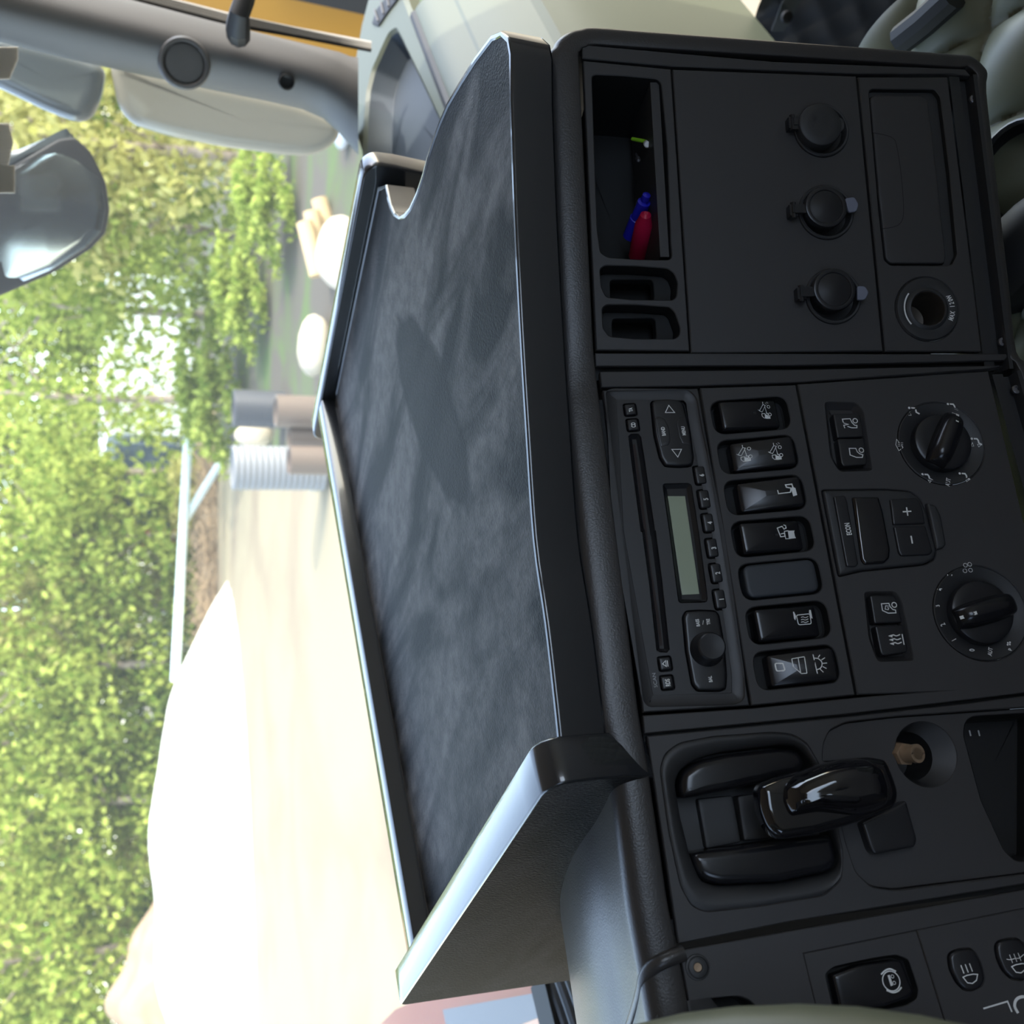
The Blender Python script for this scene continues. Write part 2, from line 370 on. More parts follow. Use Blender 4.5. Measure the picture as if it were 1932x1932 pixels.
# ================================================================== OUTDOORS (structure first)
def struct(mb, name, m, label=None):
    o = mb.obj(name, m); o['kind'] = 'structure'
    if label: o['label'] = label
    return o
g = MB(1); g.add([(-80, -60, 0), (120, -60, 0), (120, 140, 0), (-80, 140, 0)], [(0, 1, 2, 3)]); struct(g, 'ground', M['sand'], 'pale sunlit sand yard')
# ================================================================== CAB SHELL
cab = MB(1)
cab.box(-1.0, 1.62, -.75, 1.15, H+.75, H+.80); struct(cab, 'ceiling', M['liner'])
b = MB(1); b.box(-1.0, -.45, -.80, -.75, H-1.5, H+.80); b.box(.25, 1.62, -.80, -.75, H-1.5, H+.80); b.box(-.45, .25, -.80, -.75, H-1.5, H+.06); b.box(-.45, .25, -.80, -.75, H+.50, H+.80); struct(b, 'wall_rear', M['liner'])
b = MB(1); b.box(-1.0, 1.50, -.75, .80, H-1.47, H-1.42); struct(b, 'floor', M['trim'])
b = MB(1); b.box(-.90, -.86, -.75, 1.02, H-1.5, H+.05); b.box(-.90, -.86, -.75, -.45, H+.05, H+.80); b.box(-.90, -.86, .05, 1.02, H+.05, H+.80); b.box(-.90, -.86, -.45, .05, H+.50, H+.80); struct(b, 'wall_left', M['pillar'])
b = MB(1); b.add([(-.45, -.775, H+.06), (.25, -.775, H+.06), (.25, -.775, H+.50), (-.45, -.775, H+.50)], [(0, 1, 2, 3)]); struct(b, 'added_rear_window', M['glass'], 'small added rear window that puts highlights on the switches')  # added opening behind the camera, puts sky highlights on the rocker switches
b = MB(1); b.box(1.50, 1.56, -.75, -.30, H-1.5, H+.80); b.box(1.50, 1.56, -.30, .60, H+.45, H+.80); struct(b, 'wall_right', M['liner'])
b = MB(1); b.box(-1.0, 1.45, 1.02, 1.08, H-1.4, H-.55); struct(b, 'wall_front', M['trim'])
# windscreen: curved back at the right corner
wpl = [(-.88, .98), (-.6, 1.12), (0, 1.2), (.6, 1.17), (1.0, 1.06), (1.25, .93), (1.44, .76)]
b = MB(1); pts = spline([Vector((x, y, 0)) for x, y in wpl], 5)
lo = [(p.x, p.y, H-.50) for p in pts]; hi = [(p.x*.98, p.y-.22, H+.75) for p in pts]
b.loft([lo, hi], closed=False); struct(b, 'window_1', M['glass'], 'curved clear windscreen')
# ================================================================== DASHBOARD BODY
dash = thing('dashboard', 'charcoal grained dashboard hump wrapped round the driver, holding all the control panels', 'dashboard', CF.M)
def inframe(o, fr): o.parent = dash; o.matrix_world = fr.M; return o
def part(mb, name, m, parent, fr=None, label=None, sharp=35):
    o = mb.obj(name, m, parent, None, sharp, label)
    if fr is not None: o.matrix_world = fr.M
    return o
bpy.context.view_layer.update()
DZ = -5
# dark backing behind the gaps
b = MB(); b.box(-104, 204, -262, 1, -100, -96); b.box(-14, -9, -300, -1, -96, -7); b.box(-112, -104, -300, -1, -96, -7); inframe(b.obj('backing', M['dark']), CF)
b = MB(); b.box(-3, 206, -262, 1, -100, -96)
b.box(-6, 4, -262, -1, -96, -7); bk = b.obj('backing', M['dark']); inframe(bk, RF)
# frame strips between the three faces
def strip(fr, px, name='frame_strip', z=0):
    b = MB(); b.plate(fr.PL(px), [], DZ, z, .5); return inframe(b.obj(name, M['panel']), fr)
strip(RF, [(1123, 666), (1123.8, 691), (1500, 689.5), (1895, 680), (1905, 668), (1668, 667.5)])
strip(CF, [(1131.5, 701), (1135, 730), (1318, 727.5), (1503, 721), (1865, 696), (1893, 690), (1500, 697)])
strip(CF, [(1213, 1350), (1416, 1336.5), (1616, 1316), (1932, 1290), (1960, 1285), (1960, 1304), (1827, 1320), (1600, 1347), (1216, 1384)])
strip(RF, [(1098, 84), (1098.7, 110), (1267, 125), (1617, 139), (1790, 139), (1832, 143), (1821, 130), (1460, 116)])
# bottom bezel: slanted dark strip with screws under the right and centre faces
def bezel(fr, x0, x1, yt, name):
    b = MB(); n = 24; rings = []
    for i in range(n+1):
        x = x0+(x1-x0)*i/n
        rings.append([(x, yt(x), -1.5), (x, yt(x)-7, -2), (x, yt(x)-9, -7), (x, yt(x)-13.5, -7), (x, yt(x)-14.5, 1.2), (x, yt(x)-17, 1.2), (x, yt(x)-18.5, -2), (x, yt(x)-19, -20)])
    b.loft(rings, closed=False); return inframe(b.obj(name, M['trim'], sharp=25), fr)
bezel(RF, -6, 186, lambda x: -244+.03*x, 'bezel')
bezel(CF, -120, 181, lambda x: -249, 'bezel')
def screw(fr, p, z=-6, r=2.6, parent=None, m='steel'):
    c = fr.L(p, z); b = MB()
    b.lathe([(r, z-1), (r, z+.6), (r-.4, z+1), (r*.5, z+1.1), (r*.45, z+.2), (0.01, z+.2)], *c, seg=18, cap=False)
    return inframe(b.obj('screw', M[m]), fr)
screw(RF, (1837, 187), -2.5, 2.8); screw(RF, (1892, 645), -2.5, 2.8); screw(CF, (1917, 735), -2.5, 2.8)
# soft skin swept along the upper edge, round the right corner and along the foot
def sweep():
    prof = [(.6, 10), (.8, .5), (2.2, -1.2), (8, -1.6), (14, -.8), (18, 1.5), (20.5, 6), (21.5, 13), (23, 26), (26, 45), (31, 66), (35, 90), (38, 130), (37, 180), (27, 250), (-10, 300)]
    P_ = []
    def add(fr, x, y, w, s, bk=1.0): P_.append((fr.world(x, y), (fr.ex*w[0]+fr.up*w[1]).normalized(), -fr.n, s, bk))
    LF2 = turned(LF.world(-62, 0), 14); LF3 = turned(LF2.world(-60, 0), 16)
    for x in (-150, -90, -45): add(LF3, x, 0, (0, 1), 1.08, 1.0)
    for x in (-45, -8): add(LF2, x, 0, (0, 1), 1.06, 1.0)
    for x in (-50, -25, -8): add(LF, x, 0, (0, 1), 1.04, 1.0)
    for x in (-96, -75, -50, -25): add(CF, x, 0, (0, 1), 1.02, 1)
    for x in (0, 30, 60, 90, 120, 150, 180, 196): add(CF, x, -.022*max(x, 0)+.5, (0, 1), 1.18, .9)
    for x in (12, 40, 70, 100, 130, 160, 185, 198): add(RF, x, -.3, (0, 1), 1.08, .85)
    for k in range(1, 6):
        a = PI/2*k/6; add(RF, 201+4*math.sin(a)*.9-2, -6+5*math.cos(a), (math.sin(a), math.cos(a)), .93-.04*k, .8)
    for y in (-10, -40, -80, -123, -160, -200, -235, -246): add(RF, 204.5+y*.056, y, (1, 0), .70+y*.0006, .75)
    for k in range(1, 5):
        a = PI/2*k/5; add(RF, 182+10*math.cos(a), -247-9*math.sin(a), (math.cos(a), -math.sin(a)), .5, .7)
    for x in (175, 130, 90, 40, 5): add(RF, x, -258+.02*x, (0, -1), .42, .7)
    for x in (180, 120, 60, 0, -110): add(CF, x, -266, (0, -1), .42, .7)
    b = MB(1); rings = []
    for p, w, bk, s, bs in P_:
        rings.append([tuple(p+(w*(a*s)+bk*(c*bs))/1000) for a, c in prof])
    # smooth along the path
    k = len(prof); cols = [spline([Vector(r[i]) for r in rings], 3) for i in range(k)]
    cols = [spline([cols[i][j] for i in range(k)], 3) for j in range(len(cols[0]))]
    b.loft([[tuple(v) for v in c] for c in cols], closed=False)
    o = b.obj('dash_skin', M['pad'], sharp=60); o.parent = dash; o.matrix_world = Matrix.Identity(4); return o
sweep()
b = MB(); pr = [(2, -1.2), (8, -1.8), (14, -1.2), (18.5, 1.2), (21, 6), (22.2, 13), (24, 26), (27, 45), (32, 66), (36, 90)]
fx = (-2, -3, -4.5, -7, -11, -17, -26, -38, -50, -62)
b.tube([tuple(p) for p in spline([Vector((fx[k], 1.03*w-3.4, -c*1.0+(1.5 if k < 3 else 0))) for k, (w, c) in enumerate(pr)], 4)], 3.9, 16); inframe(b.obj('skin_fold', M['pad'], sharp=60), LF)

def key(b, poly, z0, z1, bv=.8, crown=0, tilt=0, tx=0, steps=3, mi=0):
    """rounded key; crown bulges it, tilt leans it along y, tx along x; returns its surface function"""
    c = cen(poly); hw = max(abs(p[0]-c[0]) for p in poly); hh = max(abs(p[1]-c[1]) for p in poly)
    def zf(x, y):
        u, v = (x-c[0])/hw, (y-c[1])/hh
        return crown*(1-v*v)*(1 if abs(v) <= 1 else 0)+crown*.15*(1-u*u)+tilt*v+tx*u
    b.pad(poly, z0, z1, bv, zf, steps, inner=(.92, .8, .65, .5, .35, .2)); return lambda x, y: z1+zf(x, y)

# ================================================================== RADIO
outer = CF.PL([(1137, 736), (1213.5, 1344), (1414, 1331), (1317, 732.5)])
radio = thing('car_radio', 'black car radio with grey green display, filling the top slot of the centre console', 'car radio', CF.M)
rec = rnd(CF.PL(za((160, 250), (230, 222), (1150, 228), (1250, 330), (1300, 640)) + zb((1180, 0), (1395, 1500), (1400, 1760), (1310, 1812), (400, 1835), (345, 1740), (40, 0))), 3)
fp = MB(); fp.plate(outer, [rec], DZ, 0, .6)
fp.loft([[(x, y, -.6) for x, y in rec], [(x, y, -1.6) for x, y in off(rec, 2.0)], [(x, y, -1.9) for x, y in off(rec, 6)]], mi=0)
F0 = -1.9
innerp = off(rec, 6)
slotp = CF.PL(za((440, 780), (465, 757), (548, 757), (575, 790), (625, 1100), (745, 1932)) + zb((480, 0), (545, 500), (625, 1235), (600, 1262), (535, 1258), (505, 1240), (430, 560), (355, 0)) + za((590, 1932), (485, 1150)))
rockp = rnd(CF.PL(za((700, 375), (745, 342), (900, 332), (1050, 350), (1095, 400), (1180, 740), (1218, 1040), (1205, 1130), (1160, 1148), (1040, 1156), (870, 1145), (810, 1050), (740, 760))), 1.2, 3)
knobp = rnd(CF.PL(zb((768, 900), (800, 842), (940, 830), (1110, 838), (1145, 880), (1200, 1180), (1226, 1520), (1215, 1650), (1150, 1675), (920, 1672), (865, 1610), (800, 1250))), 1.2, 3)
bezp = rnd(CF.PL([(1253.0, 914), (1256, 911.5), (1300, 910.5), (1305, 914), (1320, 1010), (1335.5, 1128), (1333, 1133.5), (1286, 1135), (1282.5, 1131), (1267, 1010)]), .5, 2)
small = {}
def sq(c, w, h, r=1.2, fr=CF, hh=0): x, y = fr.L(c, hh); return rect(x, y, w, h, r)
numc = [(6, (1322.3, 894.9)), (5, (1330, 940.2)), (4, (1337.7, 985)), (3, (1345, 1032.6)), (2, (1352.5, 1080)), (1, (1359.6, 1129.5))]
smc = [('TA', za((450, 457))[0]), ('CD', za((482, 643))[0]), ('eject', zb((585, 1387))[0]), ('RDS', zb((607, 1585))[0])]
holes = [rockp, knobp, bezp, slotp]
for n_, c in numc: holes.append(sq(c, 11.6, 7.2, 1.6))
for n_, c in smc: holes.append(sq(c, 7.8, 7.4, 1.4))
pin = [za((378, 297))[0], za((1063, 285))[0], zb((578, 1780))[0], zb((1225, 1735))[0]]
for c in pin: holes.append(sq(c, 2.6, 3.2, .3))
fp.plate(innerp, [off(h, -.35) for h in holes], F0-3, F0, .25)
part(fp, 'faceplate', M['radio'], radio)
b = MB(); b.box(2, 186, -56, -3, DZ-1, F0-3.2); part(b, 'chassis', M['dark'], radio)
# CD slot, with its felt lining
b = MB(); b.well(slotp, F0, F0-2.8, 1.0); ml = CF.PL(za((505, 860), (560, 1250), (650, 1932)) + zb((425, 300), (520, 900), (555, 1190)))
cs = part(b, 'disc_slot', M['key'], radio)
b = MB(); b.stroke(ml, 1.6, F0-2.5); part(b, 'felt_lining', M['slot'], cs)
# big rocker with arrows
b = MB(); zs_ = key(b, off(rockp, .3), F0-3, F0+1.6, 1.2, .5); rk = part(b, 'seek_rocker', M['key'], radio)
for tri in (((920, 405), (878, 493), (992, 493)), ((957, 942), (1075, 940), (1030, 1035))):
    b = MB(); b.stroke(CF.PL(za(*tri), 1.8), .45, .12, zs_, closed=True); part(b, 'arrow_print', M['print'], rk)
for word, pts_, cc in (('BAND', ((757, 550), (800, 538), (870, 572), (925, 680), (942, 830), (918, 888), (822, 905), (790, 760)), (852, 723)), ('MENU', ((1128, 542), (1045, 550), (1013, 610), (1050, 790), (1088, 868), (1187, 892), (1170, 740)), (1098, 718))):
    b = MB(); poly = rnd(CF.PL(za(*pts_), 1.8), .6, 3); z2 = lambda x, y: zs_(x, y)+.35
    b.pad(poly, F0, .001, .25, z2, 2); bb = part(b, 'band_key' if word == 'BAND' else 'menu_key', M['key'], radio)
    b = MB(); c = CF.L(za(cc)[0], 1.8); b.text(word, c, 2.1, math.radians(0), .1, z2, .68, .03); part(b, 'lettering', M['print'], bb)
for n_, c in numc:
    b = MB(); z3 = key(b, sq(c, 10.8, 6.4, 1.5), F0-3, F0+1.0, .9, .3); bb = part(b, 'preset_key', M['key'], radio)
    b = MB(); x, y = CF.L((c[0]+3, c[1]), 1); b.text(str(n_), (x, y), 2.7, 0, .08, z3, .75, .03); part(b, 'lettering', M['print'], bb)
for n_, c in smc:
    b = MB(); z3 = key(b, sq(c, 7.0, 6.6, 1.3), F0-3, F0+1.0, .9, .2); bb = part(b, 'small_key', M['key'], radio)
    b = MB(); x, y = CF.L((c[0]+1, c[1]), 1)
    if n_ == 'eject':
        b.stroke([(x-1.6, y-.2), (x+1.6, y-.2), (x, y+1.7)], .4, .08, z3, True); b.stroke([(x-1.7, y-1.1), (x+1.7, y-1.1)], .5, .08, z3)
    else: b.text(n_, (x, y), 2.5 if n_ != 'TA' else 2.2, 0, .08, z3, .62, .03)
    part(b, 'lettering', M['print'], bb)
# display
b = MB(); b.well(bezp, F0, F0-2.4, 1.2); bz = part(b, 'display_bezel', M['key'], radio)
lc = CF.PL([(1259.8, 936), (1292.4, 936), (1319.4, 1120.5), (1286.8, 1122.3)], F0-2)
b = MB(); b.pad(lc, F0-2.5, F0-1.9, .1); part(b, 'display', M['lcd'], radio)
# bass/treble plate with the knob
b = MB(); zk_ = key(b, off(knobp, .3), F0-3, F0+1.6, 1.3, .4); kp = part(b, 'tone_plate', M['key'], radio)
b = MB(); bl = MB()
for w_, c_, in (('BASS', (925, 960)), ('TRE', (1035, 950)), ('BAL', (1057, 1548))): (b if w_ != 'BAL' else bl).text(w_, CF.L(zb(c_)[0], 1.7), 1.9, 0, .1, zk_, .72, .03)
b.stroke(CF.PL(zb((985, 935), (978, 980)), 1.7), .3, .1, zk_); part(b, 'lettering', M['print'], kp); part(bl, 'lettering', M['print'], kp)
kx, ky = CF.L(zb((1075, 1205))[0], 12); b = MB()
b.lathe([(10, F0), (9.6, F0+2), (8.6, F0+6), (8.0, F0+11.2), (7.6, F0+12.4), (6.8, F0+13), (5.2, F0+12.9), (2, F0+12.6)], kx, ky); part(b, 'volume_knob', M['knob'], radio)
b = MB(); c = CF.L(zb((478, 1560))[0]); b.text('SCAN', c, 1.9, 0, F0+.06, None, 1.15, -.005); part(b, 'worn_lettering', M['print_dim'], radio, label='half worn silver lettering')
for c in pin:
    b = MB(); x, y = CF.L(c); b.box(x-1.3, x+1.3, y-1.6, y+1.6, F0-3, F0-2.5); part(b, 'release_hole', M['dark'], radio)

# ================================================================== ROCKER SWITCH PANEL
sp_outer = CF.PL([(1321, 731.5), (1418, 1331), (1613.5, 1311), (1501.5, 726)])
swp = thing('switch_panel', 'narrow charcoal panel with a row of seven tall rocker switches below the radio', 'switch panel', CF.M)
swc = [(16.2+25.08*k, -90.0-.35*k) for k in range(7)][::-1]       # from the right end
wells = [rect(x, y, 21.0, 47, 7.0, 6) for x, y in swc]
b = MB(); b.plate(sp_outer, wells, DZ, 0, .6); part(b, 'panel_face', M['panel'], swp)
b = MB()
for w_ in wells: b.well(w_, -.4, -9, .4)
part(b, 'switch_wells', M['dark'], swp)
def P_c(*p): return zc(*p)
def truck_tip(b, ox, oy, zf, s=1.0, rain=True, loadw=True):
    """tipping lorry: offsets are zoom pixels added to the first symbol"""
    T = lambda *p: CF.PL(zc(*[(x+ox, y+oy) for x, y in p]), 3)
    b.stroke(T((752, 342), (757, 372)), .35, .1, zf); b.stroke(T((757, 372), (712, 448), (745, 458), (785, 380), (757, 372)), .3, .1, zf)
    b.stroke(T((697, 438), (745, 460)), .3, .1, zf); b.stroke(T((775, 385), (800, 470)), .3, .1, zf)
    for cx, cy in ((822, 390), (838, 476)):
        b.stroke(circ(*T((cx, cy))[0], .95, 14), .35, .1, zf, True)
    b.stroke(T((740, 476), (745, 505), (765, 522), (800, 525), (842, 520), (838, 500), (818, 490), (810, 468), (790, 468)), .38, .1, zf)
    b.fill(T((782, 478), (808, 486), (822, 500), (840, 504), (840, 522), (785, 524)), .1, zf)
    b.stroke(T((740, 476), (778, 474), (782, 522)), .38, .1, zf)
    if rain:
        for x, y in ((782, 355), (800, 345), (792, 366), (812, 352)): b.stroke(T((x, y), (x+8, y-6)), .3, .1, zf)
switches = []
for i, (x, y) in enumerate(swc):
    if i == 4:
        b = MB(); key(b, rect(x, y, 19, 42, 5, 5), -8, 1.2, 1.4, .3); part(b, 'blank_switch', M['blank'], swp, label='matt blank cover without a symbol'); continue
    down = i in (1, 2, 6)                 # upper end pressed in
    yy = y+(-2.2 if down else 1.6); poly = rect(x-(.6), yy, 17.6, 36.5, 2.2, 5)
    b = MB(); zt = key(b, poly, -8, 2.2, 1.3, 2.4, -2.6 if down else 2.2)
    rk = part(b, 'rocker_switch', M['rocker'], swp); b = MB()
    if i == 0:
        truck_tip(b, 0, 0, zt)
    elif i == 1:
        truck_tip(b, -220, 470, zt, rain=False); truck_tip(b, 105, 470, zt)
    elif i == 2:
        T = lambda *p: CF.PL(zc(*p), 3)
        b.stroke(T((905, 1330), (915, 1370), (1045, 1355)), .6, .1, zt); b.stroke(T((1045, 1355), (1050, 1310), (1000, 1300), (990, 1275), (1060, 1265), (1072, 1300)), .75, .1, zt)
        b.fill(T((1062, 1290), (1100, 1310), (1120, 1385), (1075, 1400), (1055, 1330)), .1, zt)
    elif i == 3:
        T = lambda *p: CF.PL(zc(*p), 3)
        b.stroke(T((905, 1740), (945, 1838), (995, 1830), (990, 1795), (945, 1808)), .6, .1, zt); b.stroke(T((908, 1742), (965, 1720), (985, 1750), (1012, 1735), (1005, 1708), (980, 1704)), .6, .1, zt)
        b.stroke(T((990, 1775), (1005, 1858), (1048, 1852), (1035, 1765)), .5, .1, zt, True); b.fill(T((1035, 1765), (1048, 1856), (1130, 1840), (1118, 1820), (1108, 1775), (1115, 1755)), .1, zt)
    elif i == 5:
        T = lambda *p: CF.PL(ze(*p), 3)
        b.stroke(rnd(T((730, 975), (900, 950), (918, 1065), (755, 1085)), 1.2), .5, .1, zt, True)
        for q in (0, 1, 2): b.stroke(spline([Vector(p) for p in T((788, 998+28*q), (815, 990+28*q), (840, 998+28*q), (880, 982+28*q))], 4), .4, .1, zt)
        b.fill(T((692, 935), (705, 938), (728, 985), (718, 1035), (703, 1015)), .1, zt); b.fill(T((895, 905), (915, 905), (935, 1000), (918, 1003), (890, 935)), .1, zt)
    elif i == 6:
        T = lambda *p: CF.PL(ze(*p), 3)
        b.stroke(rnd(T((505, 1515), (590, 1518), (610, 1600), (525, 1603)), .9), .7, .1, zt, True)
        b.stroke(rnd(T((680, 1470), (815, 1450), (845, 1638), (785, 1640), (698, 1560)), .4), .45, .1, zt, True); b.stroke(T((748, 1462), (778, 1638)), .4, .1, zt)
        b.stroke(T((910, 1425), (960, 1643)), .5, .1, zt)
        ar = T((925, 1468), (965, 1472), (1000, 1500), (1012, 1535), (995, 1580), (950, 1600)); b.stroke(spline([Vector(p) for p in ar], 4), .5, .1, zt)
        for p in (((968, 1462), (988, 1430)), ((1005, 1488), (1045, 1463)), ((1020, 1527), (1068, 1523)), ((1018, 1563), (1062, 1585)), ((990, 1592), (1028, 1628))): b.stroke(T(*p), .45, .1, zt)
    part(b, 'symbol', M['print'], rk)
    if i in (0, 3):
        b = MB(); c = (x-.5, y-.8); b.fill(rect(c[0], c[1], 1.3, 2.2, .2, 2), .1, zt); part(b, 'indicator', M['trim'], rk)

# ================================================================== CLIMATE PANEL
cl_outer = CF.PL([(1505.5, 724.5), (1618, 1310.5), (1932, 1287)], 0); cl_outer = [cl_outer[0], cl_outer[1], (-11, -246.5), CF.L((1932, 985)), CF.L((1865, 700))]
cl = thing('climate_panel', 'charcoal heating and ventilation panel with two rotary knobs below the rocker switches', 'control panel', CF.M)
kc = [CF.L((1776, 836)), CF.L((1850, 1156))]
kr = [circ(*kc[0], 26.5, 48), circ(*kc[1], 27.5, 48)]
def prs(z, pts): return rnd(CF.PL(z(*pts)), 2.2, 4)
pairw = [prs(zj, ((228, 175), (405, 178), (440, 225), (490, 555), (310, 560), (262, 480))), prs(zj, ((450, 1240), (620, 1238), (655, 1290), (725, 1620), (525, 1625), (478, 1500)))]
_mp = CF.PL(zj((178, 668), (560, 662), (700, 672), (762, 712), (800, 800), (852, 1010), (840, 1060), (780, 1088), (420, 1125), (272, 1158)))
_e = lambda x: cl_outer[0][1]+(cl_outer[1][1]-cl_outer[0][1])*(x-cl_outer[0][0])/(cl_outer[1][0]-cl_outer[0][0])
modp = rnd([(x, min(y, _e(x)-1.8)) for x, y in _mp], 2.0, 4)
b = MB(); b.plate(cl_outer, kr+pairw+[modp], DZ, 0, .6); part(b, 'panel_face', M['panel'], cl)
for w_ in pairw:
    b = MB(); b.well(w_, -.3, -5, 2.0); part(b, 'key_recess', M['panel'], cl)
def hkey(z, pts, h=1.6, bv=.7, crown=.4, name='push_key', m='key', tx=0):
    b = MB(); zt = key(b, rnd(CF.PL(z(*pts), h), 1.0, 3), -4.5, h, bv, crown, 0, tx); return part(b, name, M[m], cl), zt
def carsym(b, T, zt, w=.45, closed=True):
    b.stroke(T, w, .1, zt, closed)
k1, z1_ = hkey(zc, ((1530, 472), (1790, 468), (1838, 500), (1872, 728), (1578, 738)))
k2, z2_ = hkey(zc, ((1580, 750), (1878, 745), (1912, 1015), (1890, 1035), (1650, 1052), (1622, 1020)))
b = MB(); T = lambda *p: CF.PL(zc(*p), 2)
b.stroke(T((1645, 570), (1635, 532), (1720, 528), (1740, 570), (1770, 600), (1795, 602), (1795, 628), (1735, 628)), .55, .1, z1_)
b.stroke(T((1735, 628), (1690, 612)), .55, .1, z1_); b.stroke(T((1648, 575), (1700, 590), (1650, 600), (1662, 632)), .55, .1, z1_); b.stroke(circ(*T((1776, 550))[0], 1.4, 18), .55, .1, z1_, True); part(b, 'symbol', M['print'], k1)
b = MB(); b.stroke(T((1710, 855), (1782, 855), (1800, 895), (1825, 915), (1862, 925), (1855, 955), (1790, 955), (1720, 928)), .55, .1, z2_, True); b.stroke(circ(*T((1845, 875))[0], 1.4, 18), .55, .1, z2_, True); part(b, 'symbol', M['print'], k2)
k3, z3_ = hkey(zf, ((130, 765), (395, 762), (440, 800), (512, 1078), (182, 1092)))
k4, z4_ = hkey(zf, ((190, 1122), (520, 1108), (578, 1400), (560, 1430), (290, 1468), (255, 1440)))
T = lambda *p: CF.PL(zf(*p), 2)
b = MB(); b.stroke(T((265, 862), (352, 858), (365, 895), (400, 930), (430, 935), (435, 968), (345, 972), (278, 940)), .55, .1, z3_, True); b.stroke(circ(*T((415, 875))[0], 1.4, 18), .55, .1, z3_, True)
b.stroke(T((352, 890), (315, 885), (308, 925), (345, 932), (350, 912), (335, 905)), .4, .1, z3_); part(b, 'symbol', M['print'], k3)
b = MB()
for q in (0, 1, 2):
    o_ = q*9; yy = 1240+45*q
    b.stroke(spline([Vector(p) for p in T((375+o_, yy), (405+o_, yy-14), (440+o_, yy-3), (485+o_, yy-20))], 4), .6, .1, z4_); b.fill(T((342+o_, yy-2), (390+o_, yy-18), (395+o_, yy+16)), .1, z4_)
b.stroke(T((508, 1215), (532, 1340)), .6, .1, z4_); part(b, 'symbol', M['print'], k4)
# raised middle block: ECON bar, small window, + and -
b = MB(); zb2 = key(b, off(modp, .5), -4.5, 1.2, 1.6, .2); blk = part(b, 'centre_block', M['trim'], cl)
ke, ze_ = hkey(zj, ((275, 702), (338, 697), (352, 730), (415, 1080), (400, 1098), (348, 1096)), 2.4, .7, .3, 'econ_key')
b = MB(); c = CF.L(zj((356, 886))[0], 2.6); b.text('ECON', c, 3.0, 0, .12, ze_, .62, .03); part(b, 'lettering', M['print'], ke)
b = MB(); c = CF.L(zj((322, 780))[0], 2.6); b.stroke(rect(c[0], c[1], 1.7, 1.2, .1, 1), .2, .1, ze_, True); part(b, 'indicator', M['trim'], ke)
kw, zw_ = hkey(zj, ((380, 706), (530, 704), (555, 790), (595, 1000), (590, 1050), (560, 1078), (450, 1085), (430, 1060)), 2.6, 1.6, .8, 'window_lens', 'gloss')
k5, z5_ = hkey(zj, ((592, 718), (745, 710), (772, 760), (790, 855), (610, 862)), 2.8, .8, .4)
k6, z6_ = hkey(zj, ((612, 872), (792, 866), (832, 1010), (815, 1030), (655, 1036), (640, 1015)), 2.8, .8, .4)
b = MB(); T = lambda *p: CF.PL(zj(*p), 3); b.stroke(T((683, 765), (690, 812)), .8, .1, z5_); b.stroke(T((662, 790), (710, 787)), .8, .1, z5_); part(b, 'symbol', M['print'], k5)
b = MB(); b.stroke(T((708, 925), (716, 968)), .9, .1, z6_); part(b, 'symbol', M['print'], k6)
kb, _ = hkey(zj, ((795, 738), (850, 755), (880, 810), (908, 970), (890, 993), (850, 1002), (825, 880)), 2.2, 1.4, .6, 'finger_rest', 'trim')
# dials
def dial(c, R, kr_, ang, grip, nm):
    b = MB(); b.lathe([(R, -.2), (R-.6, .3), (R-4, -.6), (kr_+1.5, -2.2), (kr_, -3), (kr_-.3, -6)], *c, seg=56, cap=False); rg = part(b, 'dial_ring', M['trim'], cl)
    b = MB(); b.lathe([(kr_, -5), (kr_, 1.5), (kr_-.5, 2.6), (kr_-1.6, 3.2), (kr_-6, 3.4), (2, 3.6)], *c, seg=48)
    kn = part(b, 'rotary_knob', M['key'], cl)
    # grip ridge across the knob
    ca, sa = math.cos(ang), math.sin(ang); rings = []; L_ = kr_*.98
    for t in np.linspace(-1, 1, 15):
        hgt = 10*(1-abs(t)**5*.55); w = grip*(1-.25*abs(t)**3); ring = []
        for a in np.linspace(0, PI, 13):
            yy = math.cos(a)*w*(1.18-.25*math.sin(a)); zz = 3+hgt*math.sin(a)**.6
            xx = t*L_*(1-.0*abs(yy)); ring.append((c[0]+xx*ca-yy*sa, c[1]+xx*sa+yy*ca, zz))
        rings.append(ring)
    b = MB(); b.loft([[(sum(p[0] for p in rings[0])/13, sum(p[1] for p in rings[0])/13, 4)]*13]+rings+[[(sum(p[0] for p in rings[-1])/13, sum(p[1] for p in rings[-1])/13, 4)]*13], closed=False)
    gr = part(b, 'grip', M['rocker'], kn, sharp=50)
    px, py = c[0]+ca*L_*.78, c[1]+sa*L_*.78; b = MB(); q0 = (c[0]+ca*L_*1.0, c[1]+sa*L_*1.0); q1 = (c[0]+ca*L_*.55, c[1]+sa*L_*.55)
    b.add([(q0[0]+sa*.9, q0[1]-ca*.9, 8.5), (q0[0]-sa*.9, q0[1]+ca*.9, 8.5), (q1[0]-sa*.9, q1[1]+ca*.9, 13.1), (q1[0]+sa*.9, q1[1]-ca*.9, 13.1)], [(0, 1, 2, 3)]); part(b, 'pointer', M['print'], kn)
    return rg
def ang(fr, a, b_, h=10):
    p, q = fr.L(a, h), fr.L(b_, h); return math.atan2(q[1]-p[1], q[0]-p[0])
rg1 = dial(kc[0], 26.3, 17.6, ang(CF, (1762, 870), (1795, 787)), 6.4, 1)
rg2 = dial(kc[1], 27.3, 18.2, ang(CF, (1870, 1150), (1808, 1168)), 6.4, 2)
